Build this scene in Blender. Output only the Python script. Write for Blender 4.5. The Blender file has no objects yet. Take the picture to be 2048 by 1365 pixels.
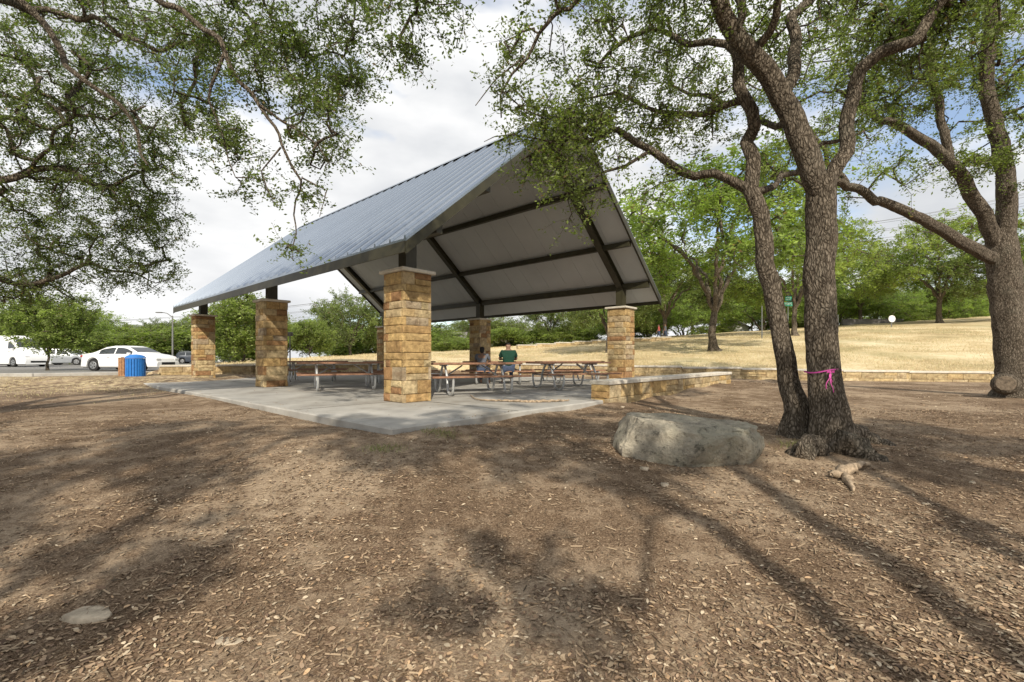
import bpy, math, random
import numpy as np
from mathutils import Vector, Matrix
R=random.Random(7)
EYE=1.5; F=912.0
def P(px,py,d): return ((px-1024)/F*d, d, EYE+(716-py)/F*d)
scene=bpy.context.scene
COL=scene.collection
# ------------------------------------------------------------------ helpers
def tag(o,label=None,category=None,group=None,kind=None):
    if label: o["label"]=label
    if category: o["category"]=category
    if group: o["group"]=group
    if kind: o["kind"]=kind
    return o
def link(o,parent=None):
    COL.objects.link(o)
    if parent is not None: o.parent=parent
    return o
def empty(name,loc=(0,0,0),rot=0,**k):
    o=bpy.data.objects.new(name,None); o.location=loc; o.rotation_euler=(0,0,rot); o.empty_display_size=.2
    link(o); return tag(o,**k)
def setcol(me,cols):
    a=me.color_attributes.new("col",'FLOAT_COLOR','POINT')
    c=np.ones((len(me.vertices),4),dtype=np.float32); c[:,:3]=np.asarray(cols,dtype=np.float32).reshape(-1,3)
    a.data.foreach_set("color",c.ravel())
def mesh_obj(name,v,f,mat,parent=None,cols=None,smooth=False,loc=None,rot=0,**k):
    me=bpy.data.meshes.new(name); me.from_pydata([tuple(p) for p in v],[],[tuple(q) for q in f]); 
    if cols is not None: setcol(me,cols)
    if smooth: me.shade_smooth()
    me.materials.append(mat); me.update()
    o=bpy.data.objects.new(name,me); link(o,parent)
    if loc is not None: o.location=loc
    o.rotation_euler=(0,0,rot)
    return tag(o,**k)
def np_mesh(name,V,F4,mat,parent=None,cols=None,smooth=False,**k):
    V=np.asarray(V,dtype=np.float32); F4=np.asarray(F4,dtype=np.int32); n=F4.shape[1]
    me=bpy.data.meshes.new(name)
    me.vertices.add(len(V)); me.vertices.foreach_set("co",V.ravel())
    me.loops.add(F4.size); me.loops.foreach_set("vertex_index",F4.ravel())
    me.polygons.add(len(F4)); me.polygons.foreach_set("loop_start",np.arange(0,F4.size,n,dtype=np.int32))
    if smooth: me.polygons.foreach_set("use_smooth",np.ones(len(F4),dtype=bool))
    me.update(calc_edges=True)
    if cols is not None: setcol(me,cols)
    me.materials.append(mat)
    o=bpy.data.objects.new(name,me); link(o,parent); return tag(o,**k)
class MB:
    def __init__(s): s.v=[];s.f=[];s.c=[]
    def add(s,v,f,c=(1,1,1)):
        b=len(s.v); s.v+= [tuple(p) for p in v]; s.f+=[tuple(i+b for i in q) for q in f]; s.c+=[c]*len(v)
    def box(s,c,ax,ay,az,hx,hy,hz,col=(1,1,1),bev=0):
        c=Vector(c);ax=Vector(ax);ay=Vector(ay);az=Vector(az)
        vs=[]
        if bev<=0:
            for i in(-1,1):
                for j in(-1,1):
                    for k in(-1,1): vs.append(c+ax*hx*i+ay*hy*j+az*hz*k)
            s.add(vs,[(0,1,3,2),(4,6,7,5),(0,4,5,1),(2,3,7,6),(0,2,6,4),(1,5,7,3)],col)
        else:
            b=bev
            idx={}
            for i in(-1,1):
                for j in(-1,1):
                    for k in(-1,1):
                        for m in range(3):
                            h=[hx-b,hy-b,hz-b]; h[m]+=b
                            idx[(i,j,k,m)]=len(vs); vs.append(c+ax*h[0]*i+ay*h[1]*j+az*h[2]*k)
            fs=[]
            for m in range(3):
                for sg in(-1,1):
                    q=[]
                    for (a,bb) in((-1,-1),(1,-1),(1,1),(-1,1)):
                        t=[0,0,0]; t[m]=sg; o=[x for x in range(3) if x!=m]; t[o[0]]=a;t[o[1]]=bb
                        q.append(idx[(t[0],t[1],t[2],m)])
                    fs.append(q)
            for m in range(3):
                o=[x for x in range(3) if x!=m]
                for a in(-1,1):
                    for bb in(-1,1):
                        t0=[0,0,0];t1=[0,0,0]; t0[m]=-1;t1[m]=1
                        for t in(t0,t1): t[o[0]]=a;t[o[1]]=bb
                        fs.append([idx[(*t0,o[0])],idx[(*t1,o[0])],idx[(*t1,o[1])],idx[(*t0,o[1])]])
            for i in(-1,1):
                for j in(-1,1):
                    for k in(-1,1): fs.append([idx[(i,j,k,0)],idx[(i,j,k,1)],idx[(i,j,k,2)]])
            s.add(vs,fs,col)
    def abox(s,x0,x1,y0,y1,z0,z1,col=(1,1,1),bev=0):
        s.box(((x0+x1)/2,(y0+y1)/2,(z0+z1)/2),(1,0,0),(0,1,0),(0,0,1),abs(x1-x0)/2,abs(y1-y0)/2,abs(z1-z0)/2,col,bev)
    def tube(s,pts,rads,n=8,col=(1,1,1),cap=True):
        V,Fc=tube(pts,rads,n); s.add(V.tolist(),Fc,col)
        if cap:
            b=len(s.v)-len(V); s.f.append(tuple(b+i for i in range(n))); s.f.append(tuple(b+len(V)-n+i for i in range(n)))
    def obj(s,name,mat,parent=None,smooth=False,cols=True,**k):
        return mesh_obj(name,s.v,s.f,mat,parent,cols=s.c if cols else None,smooth=smooth,**k)
def frames(P_):
    P_=np.asarray(P_,float); T=np.gradient(P_,axis=0); T/=np.linalg.norm(T,axis=1)[:,None]+1e-9
    up=np.array([0.31,0.17,0.93]) if abs(T[0][2])<.9 else np.array([1.,.1,0])
    N=np.zeros_like(T); n=up-T[0]*np.dot(up,T[0]); n/=np.linalg.norm(n)
    for i in range(len(T)):
        n=n-T[i]*np.dot(n,T[i]); l=np.linalg.norm(n); n=n/l if l>1e-6 else np.array([1.,0,0]); N[i]=n
    return T,N,np.cross(T,N)
def tube(pts,rads,n=8,noise=None):
    P_=np.asarray(pts,float); m=len(P_); rads=np.broadcast_to(np.asarray(rads,float),(m,))
    T,N,B=frames(P_); a=np.arange(n)*2*math.pi/n
    rr=rads[:,None]*np.ones((1,n))
    if noise is not None: rr=rr*noise(m,n)
    V=P_[:,None,:]+rr[:,:,None]*(np.cos(a)[None,:,None]*N[:,None,:]+np.sin(a)[None,:,None]*B[:,None,:])
    i=np.arange(m-1)[:,None]*n; j=np.arange(n)[None,:]; k=(j+1)%n
    Fc=np.stack([i+j,i+k,i+n+k,i+n+j],-1).reshape(-1,4)
    return V.reshape(-1,3),Fc.tolist()
def catmull(pts,step):
    p=np.asarray(pts,float); q=np.vstack([2*p[0]-p[1],p,2*p[-1]-p[-2]]); out=[]
    for i in range(1,len(q)-2):
        L=np.linalg.norm(q[i+1][:3]-q[i][:3]); n=max(1,int(L/step))
        for t in np.arange(n)/n:
            out.append(.5*((2*q[i])+(-q[i-1]+q[i+1])*t+(2*q[i-1]-5*q[i]+4*q[i+1]-q[i+2])*t*t+(-q[i-1]+3*q[i]-3*q[i+1]+q[i+2])*t**3))
    out.append(p[-1]); return np.array(out)
def sm(a,b,x):
    t=np.clip((x-a)/(b-a),0,1); return t*t*(3-2*t)
# ------------------------------------------------------------------ materials
class NT:
    def __init__(s,name):
        s.m=bpy.data.materials.new(name); s.m.use_nodes=True; s.t=s.m.node_tree; s.n=s.t.nodes; s.l=s.t.links
        s.p=s.n["Principled BSDF"]; s.out=s.n["Material Output"]
        s.tc=s.n.new("ShaderNodeTexCoord")
    def noise(s,scale,detail=6,rough=.6,vec=None,sc=None,dist=0):
        o=s.n.new("ShaderNodeTexNoise"); o.inputs["Scale"].default_value=scale; o.inputs["Detail"].default_value=min(detail,4); o.inputs["Roughness"].default_value=rough; o.inputs["Distortion"].default_value=dist
        s.l.new(s.vec(sc,vec),o.inputs["Vector"]); return o.outputs["Fac"]
    def vor(s,scale,sc=None,feature='F1',out="Distance",vec=None):
        o=s.n.new("ShaderNodeTexVoronoi"); o.feature=feature; o.inputs["Scale"].default_value=scale
        s.l.new(s.vec(sc,vec),o.inputs["Vector"]); return o.outputs[out]
    def vec(s,sc,vec=None):
        v=vec or s.tc.outputs["Object"]
        if sc is None: return v
        m=s.n.new("ShaderNodeMapping"); m.inputs["Scale"].default_value=sc; s.l.new(v,m.inputs["Vector"]); return m.outputs[0]
    def warp(s,scale,amt):
        n=s.n.new("ShaderNodeTexNoise"); n.inputs["Scale"].default_value=scale; n.inputs["Detail"].default_value=2; s.l.new(s.tc.outputs["Object"],n.inputs["Vector"])
        a=s.n.new("ShaderNodeVectorMath"); a.operation='MULTIPLY_ADD'; s.l.new(n.outputs["Color"],a.inputs[0]); a.inputs[1].default_value=(amt,amt,amt); s.l.new(s.tc.outputs["Object"],a.inputs[2]); return a.outputs[0]
    def ramp(s,x,stops):
        o=s.n.new("ShaderNodeValToRGB"); e=o.color_ramp.elements
        while len(e)<len(stops): e.new(.5)
        for i,(p,c) in enumerate(stops):
            e[i].position=p; e[i].color=(c,c,c,1) if not hasattr(c,'__len__') else (*c,1)
        s.l.new(x,o.inputs[0]); return o.outputs[0]
    def mix(s,a,b,fac,mode='MIX'):
        o=s.n.new("ShaderNodeMix"); o.data_type='RGBA'; o.blend_type=mode
        for sock,val in((o.inputs[0],fac),(o.inputs[6],a),(o.inputs[7],b)):
            if hasattr(val,'is_output'): s.l.new(val,sock)
            else: sock.default_value=val if not hasattr(val,'__len__') else ((*val,1) if len(val)==3 else val)
        return o.outputs[2]
    def math(s,op,a,b=0):
        o=s.n.new("ShaderNodeMath"); o.operation=op
        for sock,val in((o.inputs[0],a),(o.inputs[1],b)):
            if hasattr(val,'is_output'): s.l.new(val,sock)
            else: sock.default_value=val
        return o.outputs[0]
    def attr(s):
        o=s.n.new("ShaderNodeAttribute"); o.attribute_name="col"; return o.outputs["Color"]
    def bump(s,h,strength=.5,dist=.02):
        o=s.n.new("ShaderNodeBump"); o.inputs["Strength"].default_value=strength; o.inputs["Distance"].default_value=dist
        s.l.new(h,o.inputs["Height"]); s.l.new(o.outputs[0],s.p.inputs["Normal"]); return o
    def fin(s,color,rough=.8,metal=0,spec=.5):
        if hasattr(color,'is_output'): s.l.new(color,s.p.inputs["Base Color"])
        else: s.p.inputs["Base Color"].default_value=(*color,1)
        if hasattr(rough,'is_output'): s.l.new(rough,s.p.inputs["Roughness"])
        else: s.p.inputs["Roughness"].default_value=rough
        s.p.inputs["Metallic"].default_value=metal; s.p.inputs["Specular IOR Level"].default_value=spec
        return s.m
def simple(name,c,rough=.6,metal=0,var=.25,scale=6,bump=0,spec=.4):
    t=NT(name); n=t.noise(scale,3)
    d=tuple(x*(1-var) for x in c); e=tuple(min(1,x*(1+var)) for x in c)
    col=t.ramp(n,[(.3,d),(.7,e)])
    if bump: t.bump(t.noise(scale*6,3),bump,.01)
    return t.fin(col,rough,metal,spec)
# stone
t=NT("ashlar_stone"); a=t.attr()
n=t.noise(9,5,.7); c=t.mix(a,t.ramp(n,[(.28,(.5,.47,.43)),(.72,(1.4,1.37,1.3))]),1.0,'MULTIPLY')
st=t.ramp(t.noise(3.0,4,.65,sc=(1,1,2)),[(.48,0),(.72,.55)])
c=t.mix(c,(.20,.115,.06),st)
t.bump(t.noise(22,5,.75),.9,.03); MSTONE=t.fin(c,.92,0,.15)
MCAP=(lambda t:(t.bump(t.noise(30,4,.7),.5,.01),t.fin(t.ramp(t.noise(5,5,.7),[(.3,(.48,.44,.37)),(.7,(.68,.64,.56))]),.9,0,.2))[1])(NT("limestone_cap"))
# bark
t=NT("oak_bark")
wp=t.warp(7,.09)
v=t.vor(34,sc=(1,1,.30),feature='DISTANCE_TO_EDGE',vec=wp)
nn=t.noise(24,4,.8,sc=(1,1,.30)); n2=t.noise(2.2,3,.6)
hgt=t.math('ADD',t.math('MULTIPLY',t.ramp(v,[(0,0),(.25,1)]),.34),nn)
c=t.ramp(hgt,[(.38,(.03,.024,.018)),(.62,(.11,.09,.068)),(.95,(.26,.22,.175))])
c=t.mix(c,(.20,.20,.16),t.ramp(n2,[(.55,0),(.78,.3)]))
t.bump(hgt,1.0,.04); MBARK=t.fin(c,.95,0,.1)
def leafmat(name,tr=.35):
    t=NT(name); a=t.attr()
    t.p.inputs["Roughness"].default_value=.5; t.p.inputs["Specular IOR Level"].default_value=.35
    t.l.new(a,t.p.inputs["Base Color"])
    tb=t.n.new("ShaderNodeBsdfTranslucent"); ml=t.mix(a,(1.7,1.95,.85),1.0,'MULTIPLY'); t.l.new(ml,tb.inputs[0])
    mx=t.n.new("ShaderNodeMixShader"); mx.inputs[0].default_value=tr
    t.l.new(t.p.outputs[0],mx.inputs[1]); t.l.new(tb.outputs[0],mx.inputs[2]); t.l.new(mx.outputs[0],t.out.inputs[0]); return t.m
MLEAF=leafmat("oak_leaves",.42)
t=NT("dead_leaf"); MDEAD=t.fin(t.attr(),.8,0,.2)
t=NT("straw"); MSTRAW=t.fin(t.attr(),.85,0,.15)
t=NT("concrete"); n=t.noise(1.3,5,.65); c=t.ramp(n,[(.3,(.31,.30,.28)),(.7,(.46,.445,.41))])
c=t.mix(c,(.20,.18,.15),t.ramp(t.noise(.7,5,.75),[(.47,0),(.68,.6)])); t.bump(t.noise(60,3,.7),.3,.006); MCONC=t.fin(c,.85,0,.25)
t=NT("asphalt"); c=t.ramp(t.noise(.25,5,.6),[(.3,(.16,.155,.145)),(.7,(.22,.213,.20))]); MASPH=t.fin(c,.9,0,.2)
# ground
t=NT("ground_cover"); a=t.n.new("ShaderNodeAttribute"); a.attribute_name="col"
sep=t.n.new("ShaderNodeSeparateColor"); t.l.new(a.outputs["Color"],sep.inputs[0])
big=t.noise(.6,5,.65); mid=t.noise(4.5,4,.7); fine=t.noise(80,4,.8)
vo=t.vor(105,sc=(1,1.7,1),out="Color")
def bw(x): 
    o=t.n.new("ShaderNodeRGBToBW"); t.l.new(x,o.inputs[0]); return o.outputs[0]
k=t.math('ADD',t.math('MULTIPLY',fine,.65),t.math('MULTIPLY',bw(vo),.42))
mulch=t.ramp(k,[(.30,(.058,.037,.024)),(.50,(.145,.098,.063)),(.66,(.255,.182,.12)),(.84,(.48,.375,.26))])
soil=t.ramp(fine,[(.3,(.28,.205,.14)),(.75,(.54,.43,.305))])
mm=t.math('ADD',t.math('MULTIPLY',big,.6),t.math('MULTIPLY',mid,.4))
mulch=t.mix(mulch,soil,t.ramp(mm,[(.47,0),(.59,.8)]))
mulch=t.mix(mulch,(.05,.032,.021),t.ramp(mm,[(.35,.5),(.45,0)]))
grass=t.ramp(t.math('ADD',t.math('MULTIPLY',t.noise(.22,4,.7),.6),t.math('MULTIPLY',t.noise(9,4,.75),.4)),[(.38,(.33,.25,.135)),(.5,(.54,.43,.25)),(.62,(.70,.60,.40))])
grass=t.mix(grass,(.25,.23,.11),t.ramp(t.noise(.16,4,.7),[(.50,0),(.66,.55)]))
zn=t.math('ADD',sep.outputs[0],t.math('MULTIPLY',t.math('SUBTRACT',mid,.5),.9))
c=t.mix(mulch,grass,t.ramp(zn,[(.42,0),(.58,1)]))
t.bump(t.noise(34,4,.8),.8,.025); MGROUND=t.fin(c,.95,0,.1)
# roof metal
t=NT("galvanised_roof"); c=t.ramp(t.noise(.6,3,.6),[(.3,(.33,.375,.43)),(.7,(.37,.415,.47))])
MROOF=t.fin(c,.26,.9,.5)
MCEIL=(lambda t:t.fin(t.ramp(t.noise(.7,4,.6),[(.3,(.45,.475,.485)),(.7,(.52,.545,.55))]),.6,0,.3))(NT("ceiling_panel"))
MBEAM=simple("bronze_steel",(.04,.037,.02),.5,.0,.25,5,spec=.4)
MGALV=simple("galvanised_tube",(.52,.53,.53),.4,.45,.1,20)
MPLANK=simple("red_brown_boards",(.29,.155,.095),.65,0,.3,14,bump=.3)
MBLUE=simple("blue_plastic",(.02,.16,.50),.5,0,.12,8); MORANGE=simple("cedar_slats",(.34,.18,.09),.7,0,.3,12)
MWHITE=simple("white_paint",(.80,.81,.82),.22,0,.03,2,spec=.6); MGREY=simple("silver_paint",(.35,.37,.39),.3,.4,.05,3); MDKCAR=simple("dark_paint",(.05,.06,.08),.3,.2,.05,3)
MGLASS=simple("tinted_glass",(.02,.025,.03),.06,0,.05,2,spec=.9); MTYRE=simple("tyre_rubber",(.02,.02,.02),.85,0,.2,8); MRIM=simple("wheel_rim",(.4,.41,.42),.35,.8,.1,8)
MLAMP=simple("lamp_lens",(.6,.62,.65),.12,0,.05,3,spec=.8); MTAIL=simple("tail_lens",(.35,.02,.02),.2,0,.05,3)
MPINK=simple("pink_ribbon",(.60,.08,.36),.6,0,.15,8); MWOOD=simple("weathered_wood",(.34,.26,.18),.85,0,.55,22,bump=.8)
MPOLE=simple("pole_metal",(.16,.16,.15),.6,.3,.2,6); MPWOOD=simple("utility_pole_wood",(.12,.09,.065),.9,0,.3,6)
MGSIGN=simple("green_sign",(.01,.25,.15),.4,0,.05,4); MWSIGN=simple("white_sign",(.75,.75,.74),.4,0,.05,4)
MSIDING=simple("pale_siding",(.55,.55,.53),.8,0,.08,3); MSHING=simple("grey_shingle",(.17,.16,.155),.9,0,.2,4)
MSKIN=simple("skin",(.22,.125,.085),.55,0,.1,12); MGSHIRT=simple("green_cloth",(.008,.045,.028),.9,0,.25,20); MLSHIRT=simple("grey_cloth",(.11,.12,.145),.9,0,.2,20)
MHAIR=simple("dark_hair",(.012,.01,.009),.6,0,.3,40); MJEAN=simple("denim",(.05,.07,.12),.9,0,.2,20); MRED=simple("red_cloth",(.4,.08,.08),.9,0,.2,20); MLIPS=simple("lips",(.25,.08,.07))
t=NT("limestone_boulder")
t.bump(t.math('ADD',t.noise(4,4,.75),t.math('MULTIPLY',t.noise(24,4,.8),.6)),1.0,.05)
c=t.ramp(t.noise(3.2,4,.75),[(.32,(.22,.20,.16)),(.5,(.40,.36,.285)),(.68,(.60,.53,.41))])
c=t.mix(c,(.19,.195,.15),t.ramp(t.noise(1.7,4,.7),[(.47,0),(.62,.6)]))
c=t.mix(c,(.07,.066,.053),t.ramp(t.noise(8,4,.85),[(.53,0),(.67,.8)]))
MROCK=t.fin(c,.95,0,.12)
MPALE=simple("pale_stone",(.42,.35,.26),.9,0,.4,9,bump=.6)
# ------------------------------------------------------------------ terrain
WX=[-15.6,-12.6,-7,0,6,10.5,19.5,34]; WY=[20,22,27.5,27.2,22.5,20.7,18.6,15.5]; WT=[1.18,1.18,1.16,1.16,1.14,1.05,.93,.9]
def wally(x): return np.interp(x,WX,WY)
def walltop(x): return np.interp(x,WX,WT)
def G(x,y):
    x=np.asarray(x,float); y=np.asarray(y,float)
    near=.5*sm(.8,6.0,y)
    near=near+.025*np.sin(x*1.7+y*.9)*np.sin(y*1.3-x*.6)*sm(9,4,y)+.012*np.sin(x*4.1+1)*np.sin(y*3.7)*sm(9,4,y)
    near=near-.10*sm(2.5,6,x)*sm(8,4,y)
    near=near+.12*sm(9,13,y)*sm(3,6,x)*sm(12,8,x)
    dx=x+1.50; dy=y-5.68; a_=-.745*dx+.667*dy; b_=.667*dx+.745*dy
    ed=np.exp(-((np.minimum(a_,b_)+.18)/.26)**2)*(a_>-1)*(b_>-1)*(np.maximum(a_,b_)>-.2)
    near=near+.075*ed*(.55+.45*np.sin(x*2.3+y*1.7))
    z=near+(.735-near)*sm(13.5,18,y)*sm(-9.5,-13.5,x)
    H=.95+5.0*np.clip((x+30)/75,0,1.3)**.95
    yw=wally(x); b=sm(-17.0,-15.2,x)
    t=np.clip((y-yw-.4)/(62-yw),0,1)
    hill=(walltop(x)-.12)+(H-walltop(x)+.12)*(t*(1.6-.6*t))+.06*np.sin(x*.8)*np.sin(y*.6)*np.clip(t*20,0,1)
    s=sm(.12,.38,y-yw)*b
    z=z+(hill-z)*s
    far=sm(150,500,np.hypot(x,y))
    return z*(1-far)+far*(z*.4+1.0)
def g1(x,y): return float(G(x,y))
def axis(segs):
    out=[]
    for a,b,s in segs: out+=list(np.arange(a,b,s))
    return np.array(out+[segs[-1][1]])
gx=axis([(-900,-200,70),(-200,-60,14),(-60,-26,2),(-26,-6,.3),(-6,6,.12),(6,34,.3),(34,70,2),(70,200,14),(200,900,70)])
gy=axis([(-300,-40,40),(-40,-4,4),(-4,0,.5),(0,30,.14),(30,70,1.2),(70,200,10),(200,1100,75)])
XX,YY=np.meshgrid(gx,gy); ZZ=G(XX,YY); nx=len(gx); ny=len(gy)
i=np.arange(ny-1)[:,None]*nx; j=np.arange(nx-1)[None,:]
Fg=np.stack([i+j,i+j+1,i+nx+j+1,i+nx+j],-1).reshape(-1,4)
zone=sm(.15,.35,YY-wally(XX))*sm(-16.5,-15,XX)
zone=np.maximum(zone,sm(60,70,YY))
zone=np.maximum(zone,.46*sm(-7,-13,XX)*sm(10,15,YY)*sm(30,22,YY))
zone=np.maximum(zone,sm(-30,-45,XX))
np_mesh("ground",np.stack([XX,YY,ZZ],-1).reshape(-1,3),Fg,MGROUND,cols=np.stack([zone]*3,-1).reshape(-1,3),smooth=True,kind="structure")
lot=[(-150,18.6),(-19.5,18.6),(-17.2,20.2),(-16.6,24),(-19,34),(-27,52),(-60,95),(-150,95)]
v=[(x,y,.75) for x,y in lot]; 
mesh_obj("road",v,[tuple(range(len(v)))],MASPH,kind="structure")
m=MB()
for (a,b) in zip(lot[:5],lot[1:6]):
    A=Vector((*a,0));B=Vector((*b,0)); L=(B-A).length; d=(B-A)/L; nrm=Vector((-d.y,d.x,0))
    m.box(((A.x+B.x)/2,(A.y+B.y)/2,.79),d,nrm,(0,0,1),L/2,.075,.08,bev=.02)
m.obj("kerb",MCONC,cols=False,kind="structure")
m=MB()
for k in range(9):
    x=-34+k*-3.0+12
    m.abox(x-.05,x+.05,33,38,.754,.756)
m.obj("road_markings",MWSIGN,cols=False,kind="structure")
# ------------------------------------------------------------------ pavilion frame
U=Vector((-.745,.667,0)); V_=Vector((.667,.745,0)); ZV=Vector((0,0,1))
C1=Vector((-2.13,9.3,0)); SZ=.62; WID=8.9
SC=Vector((-1.50,5.68,0))
m=MB(); c=SC+U*9.1+V_*6.5
m.box((c.x,c.y,SZ-.2),U,V_,ZV,9.1,6.5,.2,bev=.02); 
m.obj("patio_pavement",MCONC,cols=False,kind="structure")
m=MB()
for q in (2.96,9.96,16.96):
    c=SC+U*q+V_*6.5; m.box((c.x,c.y,SZ+.002),U,V_,ZV,.006,6.45,.002)
for q in (2.45,6.9,11.3):
    c=SC+U*9.1+V_*q; m.box((c.x,c.y,SZ+.0045),U,V_,ZV,9.05,.006,.0015)
m.obj("pavement_joints",simple("joint_dark",(.13,.125,.11),.9),cols=False,kind="structure")
STC=[(.48,.345,.165),(.50,.38,.21),(.43,.29,.14),(.52,.42,.26),(.37,.225,.115),(.45,.36,.23),(.53,.44,.27),(.31,.185,.10),(.47,.34,.17),(.40,.33,.24),(.44,.31,.15)]
TAN=[(.50,.41,.26),(.47,.38,.23),(.53,.44,.29),(.44,.35,.21),(.50,.39,.22)]
def mason(mb,c,ax,ay,hx,hy,z0,z1,rng,hr=(.13,.27),wr=(.26,.62),pal=STC,t=.07,g=.004):
    c=Vector(c);ax=Vector(ax);ay=Vector(ay)
    mb.box((c.x,c.y,(z0+z1)/2),ax,ay,ZV,hx-.012,hy-.012,(z1-z0)/2-.004,(.38,.30,.19))
    z=z0;k=0
    while z<z1-.02:
        h=rng.uniform(*hr); 
        if z+h>z1-.09: h=z1-z
        for fi,(o,al,half,dep) in enumerate(((ay*-1,ax,hx,hy),(ay,ax,hx,hy),(ax,ay,hy,hx),(ax*-1,ay,hy,hx))):
            full=(fi<2)==(k%2==0); e=half if full else half-t
            s=-e
            while s<e-.01:
                w=rng.uniform(*wr)
                if s+w>e-.14: w=e-s
                rows=1
                if h>.22 and rng.random()<.25: rows=2
                for r_ in range(rows):
                    za=z+h*r_/rows; zb=z+h*(r_+1)/rows
                    col=rng.choice(pal); f=rng.uniform(.82,1.1); col=tuple(x*f for x in col)
                    b=.012; pr=[rng.uniform(0,.018) for _ in range(4)]
                    base=c+o*dep
                    def q(a_,zz,off): p=base+al*a_+o*off; return (p.x,p.y,zz)
                    s0,s1=s+g,s+w-g; a0,a1=za+g,zb-g
                    vs=[q(s0,a0,-t),q(s1,a0,-t),q(s1,a1,-t),q(s0,a1,-t),
                        q(s0,a0,-.004),q(s1,a0,-.004),q(s1,a1,-.004),q(s0,a1,-.004),
                        q(s0+b,a0+b,pr[0]),q(s1-b,a0+b,pr[1]),q(s1-b,a1-b,pr[2]),q(s0+b,a1-b,pr[3]),
                        q((s0+s1)/2+rng.uniform(-.04,.04),(a0+a1)/2,max(pr)+rng.uniform(-.004,.014))]
                    fs=[(0,1,5,4),(1,2,6,5),(2,3,7,6),(3,0,4,7),(4,5,9,8),(5,6,10,9),(6,7,11,10),(7,4,8,11),(8,9,12),(9,10,12),(10,11,12),(11,8,12)]
                    mb.add(vs,fs,col)
                s+=w
        z+=h;k+=1
pav=empty("picnic_pavilion",(C1.x,C1.y,SZ),label="open gabled picnic pavilion with metal roof on stone columns",category="pavilion")
def pin(o):
    o.parent=pav; o.matrix_parent_inverse=Matrix.Translation((-C1.x,-C1.y,-SZ)); return o
E1=C1-U*1.1-V_*.8; LR=16.35; WR=10.5; ZE=3.60; ZR=8.02; SL=(ZR-ZE)/(WR/2)
def rz(b): return ZE+SL*min(b,WR-b)
rng=random.Random(3)
for a in (0,7.05,14.2):
    for b in (0,WID):
        c=C1+U*a+V_*b
        if a>14 and b>0: c=c+U*.5
        m=MB(); mason(m,c,U,V_,.34,.34,SZ,3.19,rng)
        col=m.obj("column",MSTONE); pin(col); col["label"]="square golden sandstone masonry column"
        m=MB(); m.box((c.x,c.y,3.225),U,V_,ZV,.41,.41,.034,bev=.012); o=m.obj("column_cap",MCAP,parent=col,cols=False)
        ztop=rz(.8)-.36
        m=MB(); m.box((c.x,c.y,(3.262+ztop)/2),U,V_,ZV,.13,.13,(ztop-3.262)/2); m.box((c.x,c.y,3.27),U,V_,ZV,.2,.2,.008)
        m.obj("post",MBEAM,parent=col,cols=False)
# roof
m=MB()
def rp(a,b,off):
    p=E1+U*a+V_*b; return (p.x,p.y,rz(b)+off)
H2=WR/2
for side in (0,1):
    b0,b1=(0,H2) if side==0 else (WR,H2)
    vs=[rp(0,b0,0),rp(LR,b0,0),rp(LR,b1,0),rp(0,b1,0)]+[rp(0,b0,-.05),rp(LR,b0,-.05),rp(LR,b1,-.05),rp(0,b1,-.05)]
    m.add(vs,[(0,1,2,3),(4,5,1,0),(0,3,7,4),(1,5,6,2),(7,6,5,4)])
    nr=32
    for k in range(nr+1):
        a=min(LR-.05,max(.05,k*LR/nr)); w=.035; h=.06
        p=[rp(a-w,b0,.001),rp(a+w,b0,.001),rp(a+w,b1,.001),rp(a-w,b1,.001),rp(a-w*.5,b0,h),rp(a+w*.5,b0,h),rp(a+w*.5,b1,h),rp(a-w*.5,b1,h)]
        m.add(p,[(0,1,5,4),(1,2,6,5),(2,3,7,6),(3,0,4,7),(4,5,6,7)])
        if k<nr:
            for q in (1/3,2/3):
                aa=a+LR/nr*q; w2=.03
                p=[rp(aa-w2,b0,.001),rp(aa+w2,b0,.001),rp(aa+w2,b1,.001),rp(aa-w2,b1,.001),rp(aa,b0,.007),rp(aa,b1,.007)]
                m.add(p,[(0,4,5,3),(4,1,2,5),(0,1,4)])
p=[rp(-.03,H2-.22,.08),rp(LR+.03,H2-.22,.08),rp(LR+.03,H2,.08),rp(-.03,H2,.08),rp(-.03,H2+.22,.08),rp(LR+.03,H2+.22,.08)]
m.add(p,[(0,1,2,3),(3,2,5,4)])
roof=m.obj("roof",MROOF,cols=False); pin(roof)
m=MB()
for side in (0,1):
    b0,b1=(.05,H2) if side==0 else (WR-.05,H2)
    nn=20
    for k in range(nn):
        a0=.05+(LR-.1)*k/nn; a1=.05+(LR-.1)*(k+1)/nn; g=.0045; t_=-.17
        m.add([rp(a0+g,b0,t_),rp(a1-g,b0,t_),rp(a1-g,b1,t_),rp(a0+g,b1,t_),rp(a0+g,b0,t_+.012),rp(a0+g,b1,t_+.012),rp(a1-g,b0,t_+.012),rp(a1-g,b1,t_+.012)],[(3,2,1,0),(0,4,5,3),(1,2,7,6)])
    m.add([rp(.05,b0,-.155),rp(LR-.05,b0,-.155),rp(LR-.05,b1,-.155),rp(.05,b1,-.155)],[(0,1,2,3)])
m.obj("ceiling",MCEIL,parent=roof,cols=False)
def rbeam(a,b0,b1,w,o0,o1):
    vs=[]
    for aa in(a-w,a+w):
        for b in(b0,b1):
            for o in(o0,o1): vs.append(rp(aa,b,o))
    m.add(vs,[(0,1,3,2),(4,6,7,5),(0,4,5,1),(2,3,7,6),(0,2,6,4),(1,5,7,3)])
for (b0,b1) in ((.0,H2),(WR,H2)):
    for aa in (.012,LR-.012):
        m=MB(); rbeam(aa,b0,b1,.03,-.27,-.052); m.obj("rake_trim",MBEAM,parent=roof,cols=False)
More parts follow.
